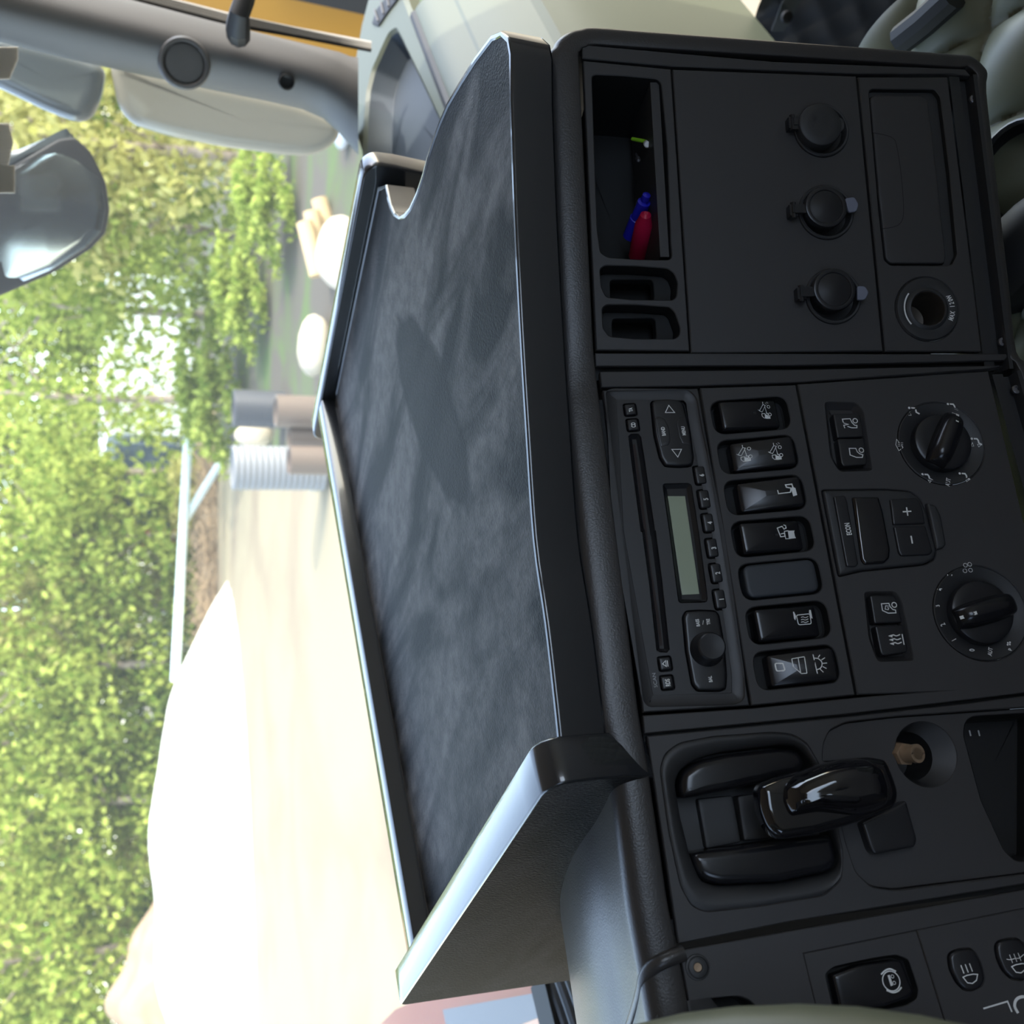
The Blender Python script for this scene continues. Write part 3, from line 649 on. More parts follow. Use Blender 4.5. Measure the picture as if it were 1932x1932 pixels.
def man(b, z, o, zf_, arrows=()):
    """seated figure of the air direction signs, measured on the first one"""
    T = lambda *p: CF.PL(z(*[(x+o[0], y+o[1]) for x, y in p]), .3)
    b.fill(circ(*T((1098, 478))[0], .75, 12), zf_); b.stroke(T((1120, 478), (1155, 480), (1170, 500), (1175, 525), (1212, 545)), .95, zf_)
    for a in arrows: b.stroke(T(*a), .28, zf_, None, True)
b = MB(); A1 = ((1145, 572), (1190, 588), (1160, 605)); A0 = ((1105, 520), (1120, 560), (1090, 560))
man(b, zd, (0, 0), .15, (A1,)); man(b, zd, (-425, 42), .15, (A0,)); man(b, zd, (262, 380), .15, (A0, ((1160, 540), (1200, 545), (1175, 570)))); man(b, zd, (130, 762), .15, (((1160, 540), (1200, 548), (1175, 570)),))
man(b, zd, (-280, 772), .15, (((1160, 540), (1195, 548), (1180, 568)),)); T = lambda *p: CF.PL(zd(*p), .3)
b.stroke(T((535, 865), (525, 925), (560, 990), (605, 955)), .35, .15, None, True)
for q in (0, 1, 2): b.stroke(T((548, 905+18*q), (605, 902+18*q)), .3, .15)
c = T((1098, 1335))[0]; b.text('AUT', c, 2.6, math.radians(-22), .15, None, .7, .02)
part(b, 'dial_print', M['print'], rg1)
b = MB(); T = lambda *p: CF.PL(zf(*p), .3)
for w_, p, a in (('5', (1065, 525), 0), ('4', (948, 695), 0), ('3', (918, 888), 8), ('2', (985, 1105), 18), ('1', (1115, 1283), 20), ('0', (1325, 1402), -8), ('AUT', (1537, 1420), -22), ('P', (1775, 1395), -20)):
    b.text(w_, T(p)[0], 2.9 if w_ not in ('AUT', 'P') else 2.4, math.radians(a), .15, None, .7, .02)
for p in ((1300, 400), (1250, 410), (1245, 475), (1310, 468)): b.stroke(circ(*T((p[0]*.999, p[1]))[0], 1.15, 12), .28, .15, None, True)
for p in ((1745, 1318), (1770, 1312), (1742, 1340), (1768, 1336)): b.fill(circ(*T(p)[0], .55, 8), .15)
part(b, 'dial_print', M['print'], rg2)

# ================================================================== RIGHT FACE: STORAGE, SOCKETS, ASHTRAY
def fth(fr, name, label, cat): return thing(name, label, cat, fr.M)
st = fth(RF, 'storage_module', 'charcoal module with one wide open pocket and two small pockets, above the covered sockets', 'storage pocket')
so = RF.PL([(1100, 114), (1125, 660.5), (1301, 662), (1266, 130)])
pk = [rnd(RF.PL(zl((275, 462), (300, 440), (560, 450), (870, 480), (905, 520), (960, 1100)) + zk((800, 300), (810, 400), (790, 436), (500, 432), (230, 412), (160, 370), (130, 150))), 1.5, 3),
      rnd(RF.PL(zk((155, 520), (200, 488), (460, 492), (770, 515), (830, 560), (862, 650), (852, 770), (820, 802), (450, 798), (215, 775), (170, 690))), 1.5, 3),
      rnd(RF.PL(zk((175, 880), (215, 845), (480, 846), (790, 868), (835, 915), (885, 1060), (880, 1120), (840, 1155), (480, 1155), (240, 1132), (185, 1060))), 1.5, 3)]
b = MB(); b.plate(so, pk, DZ, 0, .6); part(b, 'module_face', M['panel'], st)
for i, p in enumerate(pk):
    b = MB(); b.well(p, -.4, (-75, -35, -35)[i], 1.2); part(b, 'pocket_liner', M['dark'], st)
bx = cen(pk[0]); b = MB(); x0 = min(p[0] for p in pk[0]); x1 = max(p[0] for p in pk[0]); y0 = min(p[1] for p in pk[0])
b.box(x0+3, x1-3, y0+2.0, y0+7.5, -62, -3); part(b, 'pocket_floor', M['panel'], st)
for i in (1, 2):
    c = cen(pk[i]); b = MB(); b.plate(off(pk[i], .8), [rect(c[0]-1, c[1]+3, 14, 27, 3)], -20, -12, .5); part(b, 'inner_step', M['dark'], st)
# things lying in the wide pocket
def lying(name, label, cat, p0, h0, p1, h1, prof, m, group=None, extra=None):
    a = Vector((*RF.L(p0, h0), h0)); c = Vector((*RF.L(p1, h1), h1)); d = (c-a); l = d.length; path = [a+d*t for t, r in prof]
    b = MB(); b.tube(path, [r for t, r in prof], 20); o = b.obj(name, M[m]); o.matrix_world = RF.M; return tag(o, label, cat)
lying('marker', 'blue marker lying in the wide open pocket', 'marker', (1221, 366), -14, (1190, 446), -46, [(0, 1), (.02, 2.6), (.10, 3.0), (.16, 2.0), (.18, 4.2), (.55, 4.6), (.56, 5.2), (1, 5.2)], 'blue_pen')
lying('marker', 'red marker in the wide pocket, in front of the blue one', 'marker', (1219, 402), -12, (1203, 482), -48, [(0, 1.4), (.04, 3.4), (.2, 4.8), (.24, 5.6), (.6, 6), (1, 6)], 'red_pen')
lying('cable', 'green cable end in the wide pocket', 'cable', (1193, 262), -30, (1218, 267), -22, [(0, 1.2), (1, 1.2)], 'green')
lying('bolt', 'small pale bolt head in the pocket beside the green cable', 'bolt', (1221, 273), -16, (1218, 268), -28, [(0, 1.4), (.05, 2.0), (.5, 2.0), (.52, 1.1), (1, 1.1)], 'white')
lying('screw', 'small grey screw in the pocket below the pale bolt', 'screw', (1205, 303), -26, (1200, 290), -36, [(0, .8), (.1, 1.5), (.35, 1.5), (.37, .8), (1, .6)], 'steel')

sk = fth(RF, 'socket_panel', 'plain charcoal panel with three round capped power sockets, right of the radio', 'socket panel')
ko = RF.PL([(1269, 130.5), (1304, 666), (1666, 662), (1615.5, 143.5)])
sc_ = [RF.L(zm((548, 545))[0]), RF.L(zm((572, 1095))[0]), RF.L(zm((622, 1670))[0])]
sc_[0] = (sc_[1][0]+2*(sc_[1][0]-sc_[2][0])*.5, sc_[1][1]+.8)
sc_[0] = RF.L((1549, 247))
b = MB(); b.plate(ko, [circ(*c, 15.2, 40) for c in sc_], DZ, 0, .6); part(b, 'panel_face', M['panel'], sk)
for i, c in enumerate(sc_):
    b = MB(); b.lathe([(17.6, -.2), (17.5, 1.4), (16.9, 2.0), (15.8, 1.9), (15.0, .6), (14.2, -3), (9, -5)], *c); so_ = part(b, 'socket_collar', M['trim'], sk)
    capc = [RF.L(zs((950, 480))[0], 9), RF.L(zm((578, 1052))[0], 8), RF.L(zm((635, 1618))[0], 8)][i]
    b = MB()
    if i == 0: b.lathe([(13.0, -4), (13.4, 4), (13.6, 8), (13.2, 9), (12.4, 9.5), (8, 9.7), (1, 9.8)], *capc)
    else: b.lathe([(12.5, -4), (13.0, 4), (13.3, 7), (12.9, 8), (12, 8.4), (10.6, 8.2), (10.2, 7.6), (9.0, 7.8), (5, 8.8), (1, 9.2)], *capc)
    cp_ = part(b, 'socket_cap', M['key'] if i else M['trim'], sk, label=['plain dark cap with a faint bird emblem', 'black domed cap', 'black domed cap'][i])
    hp = [RF.L(zm((345, 480))[0], 5), RF.L(zm((352, 1080))[0], 5), RF.L(zm((405, 1650))[0], 5)][i]
    b = MB(); b.box(hp[0]-3.6, hp[0]+3.6, hp[1]-2.6, hp[1]+2.6, 0, 6); b.box(hp[0]-2.4, hp[0]+2.4, min(hp[1], capc[1]+11)-1, hp[1], 5, 7.5)
    b.tube([(hp[0]-5, hp[1], 5), (hp[0]+5, hp[1], 5)], 1.7); b.box(min(hp[0], capc[0])-2, max(hp[0], capc[0])+2, capc[1]+9, hp[1]+1, 4.5, 7); part(b, 'hinge', M['key'], cp_)
    if i:
        tp = [None, zm((706, 995), (770, 985), (800, 1035), (785, 1085), (730, 1092)), zm((790, 1595), (845, 1598), (870, 1640), (845, 1690), (790, 1692))][i]
        b = MB(); b.pad(rnd(RF.PL(tp, 7), 1.5), 5.6, 7, .4); part(b, 'pull_tab', M['tab'], cp_, label='grey half-round pull tab')
    else:
        b = MB(); tx = RF.L(zs((1395, 480))[0], 8); b.pad(rnd([(capc[0]-6, capc[1]-11), (capc[0]+6, capc[1]-11), (tx[0]+3, tx[1]-1), (tx[0]-3, tx[1]-1)], 2), 5, 8.6, .6); part(b, 'pull_tab', M['trim'], cp_)
        b = MB(); T = lambda *p: RF.PL(zs(*p), 9.8)
        b.text('STARTER', T((1060, 460))[0], 1.9, 0, 9.95, None, .82, 0); b.stroke(T((985, 215), (1000, 700)), .22, 9.95)
        b.fill(T((775, 230), (820, 290), (870, 330), (850, 400), (790, 440), (785, 330)), 9.95); b.stroke(T((700, 350), (800, 525), (880, 370)), .25, 9.95); part(b, 'emblem', M['knob'], cp_)

am = fth(RF, 'ashtray_module', 'charcoal module with a closed ashtray drawer and an open lighter socket below the covered sockets', 'ashtray')
ao = RF.PL([(1619.5, 145), (1670.5, 663), (1852, 663), (1788, 145)])
drw = rnd(RF.PL(zm((870, 262), (895, 246), (1320, 250), (1358, 300), (1420, 800), (1475, 1380), (1440, 1450), (1400, 1457), (1020, 1455), (975, 1420), (935, 1050))), 1.5, 3)
lc_ = RF.L((1749.5, 583))
b = MB(); b.plate(ao, [drw, circ(*lc_, 20.5, 44)], DZ, 0, .6); part(b, 'module_face', M['panel'], am)
b = MB(); b.well(drw, -.4, -4.8, .4); part(b, 'drawer_recess', M['dark'], am)
dl = rnd(RF.PL(zm((878, 305), (905, 290), (1230, 292), (1275, 320), (1340, 850), (1398, 1400), (1385, 1440), (1020, 1440), (985, 1410), (940, 1000)), -1), 1.5, 3)
b = MB(); key(b, dl, -5, -1.0, 1.0, .3); dw = part(b, 'ashtray_drawer', M['panel'], am)
b = MB(); b.stroke(spline([Vector(p) for p in RF.PL(zm((892, 548), (960, 560), (1030, 585), (1058, 640), (1090, 850), (1105, 1080), (1085, 1165), (1030, 1195), (955, 1205)), -1)], 5), .45, -.62); part(b, 'grip_line', M['dark'], dw)
b = MB(); b.plate(rnd([(p[0], p[1]) for p in off(drw, .2)], .5, 1), [off(dl, -.4)], -5.2, -3.4, .3); part(b, 'drawer_edge', M['trim'], dw)
b = MB(); b.lathe([(20.4, -.6), (19.5, .8), (17, 1.2), (13.5, .6), (12.2, 1.6), (11.4, 1.8), (10.8, 1.2), (10.6, -4)], *lc_, seg=48, cap=False); lr = part(b, 'lighter_ring', M['trim'], am)
b = MB(); b.lathe([(10.8, 1.2), (10.5, .6), (10.1, -6), (9.8, -24), (6, -25)], *lc_); part(b, 'lighter_bore', mat('tarnished socket metal', (.10, .085, .07), .45, metal=.7), am, label='tarnished metal bore')
b = MB(); b.stroke([(lc_[0]+15.2*math.cos(math.radians(a)), lc_[1]+15.2*math.sin(math.radians(a))) for a in range(50, 131, 5)], .9, 1.15); part(b, 'white_arc', M['print'], lr)
def arctext(b, c, R, a0, a1, word, size, z):
    n = len(word)
    for i, ch in enumerate(word):
        a = math.radians(a0+(a1-a0)*i/(n-1))
        if ch != ' ': b.text(ch, (c[0]+R*math.cos(a), c[1]+R*math.sin(a)), size, a+PI/2, z, None, .62, .03)
b = MB(); arctext(b, lc_, 15.6, -116, -64, 'MAX 120W', 3.0, 1.25); part(b, 'lettering', M['print'], lr)

# ================================================================== LEFT FACE: LEVER PANEL
lv = fth(CF, 'lever_panel', 'charcoal panel left of the radio with an oval lever gate and a pocket', 'lever console')
lo_ = CF.PL([(1221, 1389), (1280, 1781), (1480, 1741), (1932, 1668), (1975, 1661), (1975, 1307), (1827, 1327), (1600, 1352)])
gate = rnd(CF.PL(zg((222, 640), (262, 500), (390, 400), (700, 340), (1250, 300), (1430, 320), (1560, 400), (1670, 600), (1790, 980), (1885, 1400), (1870, 1640), (1720, 1780), (1150, 1875), (640, 1932), (510, 1880), (410, 1700), (300, 1200))), 3, 3)
gin = rnd(CF.PL(zg((352, 760), (400, 640), (540, 540), (800, 470), (1330, 410), (1480, 430), (1590, 560), (1720, 940), (1850, 1420), (1840, 1530), (1760, 1590), (1300, 1682), (740, 1705), (590, 1660), (500, 1450), (400, 1050)), -3), 3, 3)
rec2 = rnd(CF.PL(zh((10, 600), (20, 420), (80, 290), (230, 215), (700, 160), (1932, 75), (2100, 65), (2100, 1640), (1932, 1668), (700, 1820), (480, 1790), (330, 1650), (230, 1350), (190, 1180), (500, 1000), (420, 560))), 2.5, 3)
# the gate and the lower recess are separate sinks
b = MB(); b.plate(lo_, [gate, rec2], DZ, 0, .6); part(b, 'panel_face', M['panel'], lv)
b = MB(); k = len(gate)
def resample(poly, n, start):
    P_ = [Vector(p) for p in ccw(poly)]; L_ = [0]
    for i in range(len(P_)): L_.append(L_[-1]+(P_[(i+1) % len(P_)]-P_[i]).length)
    s0 = min(range(len(P_)), key=lambda i: (P_[i]-Vector(start)).length); out = []
    for q in range(n):
        d = (L_[s0]+L_[-1]*q/n) % L_[-1]
        i = max(j for j in range(len(P_)) if L_[j] <= d+1e-9); t = (d-L_[i])/max(1e-9, L_[i+1]-L_[i]); p = P_[i].lerp(P_[(i+1) % len(P_)], t); out.append((p.x, p.y))
    return out
st0 = CF.L(zg((222, 640))[0]); A = resample(gate, 90, st0); B = resample(gin, 90, CF.L(zg((352, 760))[0])); C_ = off(B, .6)
mixr = lambda t, z: [(a[0]+(c[0]-a[0])*t, a[1]+(c[1]-a[1])*t, z) for a, c in zip(A, B)]
b.loft([mixr(0, -.4), mixr(.12, .4), mixr(.35, .2), mixr(.7, -1.2), mixr(.92, -2.8), mixr(1, -4.2), [(x, y, -22) for x, y in C_]], False, True); part(b, 'gate_surround', M['trim'], lv, sharp=50)
for pts_ in (((395, 770), (420, 660), (560, 560), (820, 500), (1350, 440), (1480, 460), (1560, 560), (1520, 690), (1340, 712), (1150, 762), (800, 830), (520, 890), (410, 905)),
             ((505, 1400), (640, 1375), (900, 1345), (1150, 1305), (1500, 1260), (1790, 1230), (1850, 1420), (1830, 1520), (1750, 1575), (1300, 1665), (760, 1690), (620, 1650), (540, 1560))):
    b = MB(); key(b, rnd(CF.PL(zg(*pts_), -2), 3, 3), -22, -2.2, 4.5, 2.0, steps=5); part(b, 'gate_cheek', M['rocker'], lv, sharp=60)
for pts_, z in ((((560, 905), (880, 870), (960, 1300), (640, 1360)), -16), (((925, 880), (1300, 820), (1360, 1250), (985, 1290)), -12)):
    b = MB(); b.pad(rnd(CF.PL(zg(*pts_), z), 1.5), -22, z, .8); part(b, 'gate_plate', M['trim'], lv)
floor2 = off(rec2, .3); vc = CF.L(zh((990, 520))[0], -4); 
pock = rnd(CF.PL(zh((1352, 330), (1370, 210), (1440, 160), (1932, 130), (2080, 125), (2080, 1520), (1932, 1545), (1850, 1540), (1740, 1440), (1520, 960)), -3.5), 2.5, 4)
b = MB(); b.plate(floor2, [circ(*vc, 17.2, 40), pock], -9, -3.2, .5); part(b, 'lower_floor', M['panel'], lv)
vi = CF.L(zh((830, 540))[0], -10); b = MB(); ra = [(vc[0]+17.2*math.cos(2*PI*i/48), vc[1]+17.2*math.sin(2*PI*i/48)) for i in range(48)]; rb = [(vi[0]+13*math.cos(2*PI*i/48), vi[1]+13*math.sin(2*PI*i/48)) for i in range(48)]
b.loft([[(x, y, -3.4) for x, y in ra], [(x*.75+u*.25, y*.75+v*.25, -4.6) for (x, y), (u, v) in zip(ra, rb)], [(x, y, -9) for x, y in rb], [(x, y, -40) for x, y in rb]], False, True); part(b, 'valve_hole', M['trim'], lv)
b = MB(); b.well(pock, -3.4, -24, 1.5); po = part(b, 'pocket', M['dark'], lv)
for x in (1455, 1545, 1632):
    b = MB(); b.fill(rect(*CF.L(zh((x, 300))[0], -6), 3.2, .9, .2), -20.5); part(b, 'slit', M['print_dim'], po)
b = MB(); key(b, rnd(CF.PL(zh((380, 1180), (640, 1050), (800, 960), (905, 1330), (885, 1405), (500, 1478), (462, 1432)), 3), 1.5), -8, 4, 1.2, .4); part(b, 'stop_plate', M['key'], lv)
# lever with its clear skirt
lever = fth(CF, 'brake_lever', 'glossy black hand brake lever standing out of the oval gate left of the radio', 'lever')
T = lambda *p: CF.PL(zr(*p), 34)
b = MB(); b.tube([(*CF.L((1470, 1530), -12), -19), (*CF.L((1500, 1520), 4), 4), (*CF.L((1530, 1510), 20), 22)], [5, 5.5, 7], 16); part(b, 'stalk', M['trim'], lever)
sk_ = rnd(T((205, 520), (240, 450), (420, 375), (800, 270), (1100, 190), (1400, 150), (1600, 180), (1690, 400), (1735, 560), (1690, 700), (1500, 780), (1200, 890), (800, 1000), (450, 1050), (380, 1010), (300, 920), (230, 740)), 3, 3)
b = MB(); key(b, sk_, 20, 31, 5, 1.5, steps=5); part(b, 'skirt', M['gloss'], lever, sharp=60)
hd = rnd(CF.PL(zr((490, 640), (505, 450), (640, 340), (900, 230), (1200, 165), (1430, 165), (1590, 260), (1672, 480), (1660, 670), (1540, 735), (1300, 790), (900, 755), (620, 825), (560, 780)), 44), 3, 4)
cx_ = cen(hd); tip = CF.L(zr((560, 640))[0], 44)
b = MB(); rings = [[(x, y, 28) for x, y in hd]]
for q in range(1, 10):
    a = q/9*PI/2; k = 11*(1-math.cos(a)); pl = off(hd, min(k, 8)) if k < 8 else [(cx_[0]+(x-cx_[0])*(1-(k-8)/14), cx_[1]+(y-cx_[1])*(1-(k-8)/14)) for x, y in off(hd, 8)]
    rings.append([(x, y, 30+15*math.sin(a)-3*max(0, (y-cx_[1])/15)) for x, y in pl])
b.loft(rings, True, True); part(b, 'handle', M['gloss'], lever, sharp=80)
bs = fth(CF, 'brass_valve_stem', 'small brass valve stem with a hollow round end in the hole beside the glossy lever', 'valve stem')
p0 = (*CF.L((1694, 1419), -6), -12.0); p1 = (*CF.L((1712, 1423), 0), -1.0); p2 = (*CF.L((1727, 1422), 4), 6.0)
b = MB(); b.tube([p0, p1], [7, 6.2], 6); b.tube([p1, p2], [4.6, 4.3], 20); part(b, 'stem', M['brass'], bs)
b = MB(); d = (Vector(p2)-Vector(p1)).normalized(); b.tube([Vector(p2)-d*2, Vector(p2)+d*.6, Vector(p2)+d*.6, Vector(p2)-d*1.5], [5.0, 5.0, 3.4, 3.2], 24, False); part(b, 'rim', M['brass'], bs)
b = MB(); b.tube([Vector(p2)-d*2, Vector(p2)-d*.6], [3.3, 3.3], 20); b.tube([Vector(p2)-d*.7, Vector(p2)-d*.1], [1.5, 1.4], 6); part(b, 'core', M['steel'], bs)

# ================================================================== FAR LEFT FACE
ip = fth(LF, 'instrument_side_panel', 'charcoal dashboard face by the steering wheel with a round screw and a black air opening', 'dashboard panel')
m1 = LF.PL([(1516, 1799), (1729, 1755.5), (1772, 1893), (1800, 1985), (1567, 2010)]); m2 = LF.PL([(1731, 1754.5), (1932, 1714), (1975, 1705), (1975, 1960), (1800, 1980)])
vent = rnd(LF.PL(zn((690, 1040), (720, 930), (790, 860), (930, 815), (1150, 785), (1330, 770), (1410, 800), (1480, 880), (1530, 1000), (1560, 1300), (700, 1400))), 2, 3)
opn = LF.PL([(1516, 1799), (1932, 1714), (1975, 1705), (1975, 1960), (1800, 1985), (1567, 2010)])
b = MB(); b.plate([(-.8, 0), (-95, 0), (-95, -200), (LF.L((1975, 1671)))], [vent, opn], DZ, 0, .5); part(b, 'panel_face', M['panel'], ip)
b = MB(); b.well(vent, -.4, -22, 1); av = part(b, 'air_opening', M['dark'], ip)
b = MB(); b.tube([(*LF.L(zn((740, 1000))[0]), -8), (*LF.L(zn((1000, 960))[0]), -7), (*LF.L(zn((1480, 880))[0]), -8)], 1.2); part(b, 'slat', M['trim'], av)
b = MB(); b.stroke(spline([Vector(p) for p in LF.PL(zn((1125, 545), (1250, 520), (1400, 525), (1520, 580), (1640, 700), (1725, 905)))], 5), .5, .12); part(b, 'moulded_line', M['pad'], ip)
sc = LF.L((1316, 1825)); b = MB(); b.lathe([(6.2, -.1), (6, .6), (5.2, .8), (4.9, .1), (4.6, .1), (4.5, .9), (3.6, 1.2), (2.4, 1.2), (2.3, .3), (.1, .3)], *sc, seg=32, cap=False); part(b, 'round_screw', M['trim'], ip)
b = MB(); b.lathe([(2.2, .5), (2.0, .8), (.3, .7)], *sc, seg=12); part(b, 'screw_recess', M['brass'], ip)
hp_ = fth(LF, 'trailer_brake_switch', 'single rocker switch with a circled lorry symbol near the steering wheel', 'rocker switch')
wl = rnd(LF.PL(zi((330, 880), (400, 820), (700, 755), (900, 725), (1000, 760), (1080, 1000), (1070, 1080), (980, 1130), (700, 1190), (460, 1230), (390, 1150))), 1.5, 3)
b = MB(); b.plate(m1, [wl], DZ, 0, .4); part(b, 'panel_face', M['panel'], hp_)
b = MB(); b.well(wl, -.3, -7, .5); part(b, 'switch_well', M['dark'], hp_)
b = MB(); zt = key(b, rnd(LF.PL(zi((392, 890), (600, 810), (900, 765), (945, 775), (1050, 1030), (1000, 1075), (800, 1140), (500, 1195), (450, 1150)), 3), 1.5, 3), -6, 2.4, 1.3, 1.6); rk = part(b, 'rocker', M['rocker'], hp_)
b = MB(); T = lambda *p: LF.PL(zi(*p), 3.5); c = T((858, 935))[0]; b.stroke(circ(*c, 4.5, 30), .55, .1, zt, True)
b.stroke(spline([Vector(p) for p in T((775, 882), (810, 850), (850, 838), (898, 858))], 5), .75, .1, zt); b.stroke(spline([Vector(p) for p in T((818, 1008), (870, 1027), (915, 1015), (943, 985))], 5), .75, .1, zt)
b.fill(T((827, 890), (845, 885), (873, 970), (853, 976)), .1, zt)
for p in ((868, 898), (882, 950)): b.stroke(circ(*T(p)[0], .75, 10), .3, .1, zt, True)
part(b, 'symbol', M['print'], rk)
lp = fth(LF, 'light_switch_panel', 'small charcoal panel with oval headlamp and fog lamp buttons beside the steering wheel', 'control panel')
ob = [LF.PL(zi((1312, 740), (1335, 700), (1400, 675), (1500, 668), (1545, 710), (1590, 800), (1618, 920), (1590, 980), (1510, 1018), (1440, 1010), (1380, 950), (1330, 850))), LF.PL(zi((1690, 650), (1720, 610), (1800, 592), (1880, 590), (1940, 640), (1990, 730), (2010, 850), (1980, 905), (1900, 935), (1820, 920), (1750, 850), (1705, 750)))]
ob = [rnd(o_, 1.5, 3) for o_ in ob]
b = MB(); b.plate(m2, ob, DZ, 0, .4); part(b, 'panel_face', M['panel'], lp)
for i, o_ in enumerate(ob):
    b = MB(); zt = key(b, off(o_, .5), -4.5, 1.2, 1.2, .8); bt = part(b, 'light_button', M['key'], lp)
    sx, sy = ((0, 0), (392, -85))[i]; T = lambda *p: LF.PL(zi(*[(x+sx, y+sy) for x, y in p]), 2); b = MB()
    b.stroke(T((1440, 905), (1470, 890), (1520, 880), (1558, 882), (1548, 930), (1515, 955), (1475, 950)), .5, .1, zt, True)
    for q in (0, 1, 2):
        x = 1422+34*q; b.stroke(T((x, 808-7*q), (x+25, 875-8*q)), .55 if i == 0 else .35, .1, zt)
    if i: b.stroke(spline([Vector(p) for p in T((1400, 845), (1430, 848), (1470, 838), (1500, 835), (1540, 805))], 4), .35, .1, zt)
    part(b, 'symbol', M['print'], bt)
b = MB(); T = lambda *p: LF.PL(zi(*p), .2); b.stroke(T((1605, 1158), (1800, 1100), (1835, 1185)), .75, .12); part(b, 'line_mark', M['print'], lp)
b = MB(); b.stroke(spline([Vector(p) for p in T((1885, 1195), (1858, 1140), (1868, 1090), (1905, 1065), (1960, 1062))], 5), 1.4, .12); part(b, 'letter_mark', M['print'], lp)

# steering wheel rim, close to the eye
sw = thing('steering_wheel', 'olive grey steering wheel rim crossing the lower left corner, close and blurred', 'steering wheel', Matrix.Translation((0, 0, 0)))
pt = EYE+ray(1740, 2008)*.33; sd_ = RIGHT.copy(); uw = (-DOWN*.9+FWD*.35).normalized(); fw = uw.cross(sd_)
wc = pt-sd_*.225; b = MB(1); b.tube([wc+(sd_*math.cos(a)+uw*math.sin(a))*.225 for a in np.linspace(PI, 3*PI, 73)], .015, 20, False); part(b, 'rim', M['wheel'], sw)
b = MB(1)
for a in (math.radians(-150), math.radians(-30)+PI*0-.9): b.tube([wc, wc+(sd_*math.cos(a)+uw*math.sin(a))*.22+fw*.02], [.03, .014], 12)
part(b, 'spokes', M['rubber'], sw); b = MB(1); b.tube([wc-fw*.03, wc, wc+fw*.05], [.05, .07, .06], 24); part(b, 'hub', M['rubber'], sw)
b = MB(1); b.tube([wc+fw*.05, wc+fw*.45], .035, 16); part(b, 'column', M['rubber'], sw)

# ================================================================== TRAY TABLE ON THE DASHBOARD
TZ = -212.0; ME = Matrix.Translation((0, 0, H))
tray = thing('dashboard_table', 'dusty black laminate table with raised rims lying on top of the dashboard', 'table', ME)
def zpx(pts, z=TZ): return [tuple(((atz(x, y, z/1000)-EYE)*1000)[:2]) for x, y in pts]
front = zpx([(1060, 1404), (1050, 1310), (1034, 1172), (1012, 1017), (997, 800), (985, 600), (975, 400), (967.5, 186)])
side = zpx([(967, 100), (962, 71), (948, 57), (929, 65), (898, 106), (870, 150), (845, 193), (830, 228), (817, 264), (807, 295), (799, 326), (787, 362), (774, 390), (764, 402), (755, 407), (745, 401), (737, 385), (729, 348)])
out_ = spline([Vector(p) for p in front], 4)+[Vector(p) for p in side]
top = [tuple(p) for p in out_]+[(789.5, 476), (789.5, 745.5), (212.5, 745.5)]
top = ccw(top)
b = MB(); b.fill(off(top, 1.4), TZ); part(b, 'table_top', M['laminate'], tray)
b = MB(); b.loft([[(x, y, TZ-26) for x, y in off(top, 1)], [(x, y, TZ-25) for x, y in top], [(x, y, TZ-1.2) for x, y in top], [(x, y, TZ+.1) for x, y in off(top, .3)], [(x, y, TZ+.9) for x, y in off(top, 1.0)], [(x, y, TZ+1.0) for x, y in off(top, 3.0)], [(x, y, TZ+.7) for x, y in off(top, 3.4)], [(x, y, TZ-.3) for x, y in off(top, 4.2)]]); b.fill(top, TZ-26); part(b, 'edge_band', M['edge'], tray)
def slab(name, outl, x0, x1, r=2.0, mface='laminate'):
    """upright board: outline in (y, z), thickness along x, rounded banding"""
    o_ = ccw(outl); b = MB(); q = lambda p, x: [(x, y, z) for y, z in p]
    b.loft([q(off(o_, r), x0), q(off(o_, .3*r), x0+.3*r), q(o_, x0+r), q(o_, x1-r), q(off(o_, .3*r), x1-.3*r), q(off(o_, r), x1)]); e = part(b, name, M['edge'], tray, sharp=50)
    b = MB(); n = len(o_); i0 = off(o_, r)
    tri = tessellate_polygon([[Vector((y, z, 0)) for y, z in i0]])
    b.add(q(i0, x0), [t for t in tri]); b.add(q(i0, x1), [t for t in tri]); b.obj('board_face', M[mface], e); return e
bpy.context.view_layer.update()
lw = [(440, -262), (435.5, -245), (434, -225)]+[(434+14*(1-math.cos(a)), -211+14*math.sin(a)) for a in np.linspace(0, PI/2, 7)]+[(470, -197), (800, -197)]+[(812+8*math.sin(a), -205+8*math.cos(a)) for a in np.linspace(0, PI/2, 6)]+[(845, -372), (520, -290)]
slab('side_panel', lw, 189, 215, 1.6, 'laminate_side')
rw = [(470, -300), (460, -262), (457, -225)]+[(457+15*(1-math.cos(a)), -212+15*math.sin(a)) for a in np.linspace(0, PI/2, 7)]+[(790, -197)]+[(798+9*math.sin(a), -206+9*math.cos(a)) for a in np.linspace(0, PI/2, 6)]+[(807, -300)]
slab('side_rim', rw, 793, 817, 1.6, 'edge')
b = MB(); prof = [(742, -233), (742, -199.5), (742.8, -197.6), (744.5, -197), (765.5, -197), (767.4, -197.8), (768, -200), (768, -233)]
b.loft([[(x, y, z) for y, z in prof] for x in (213, 789)], closed=True); part(b, 'back_rim', M['edge'], tray)

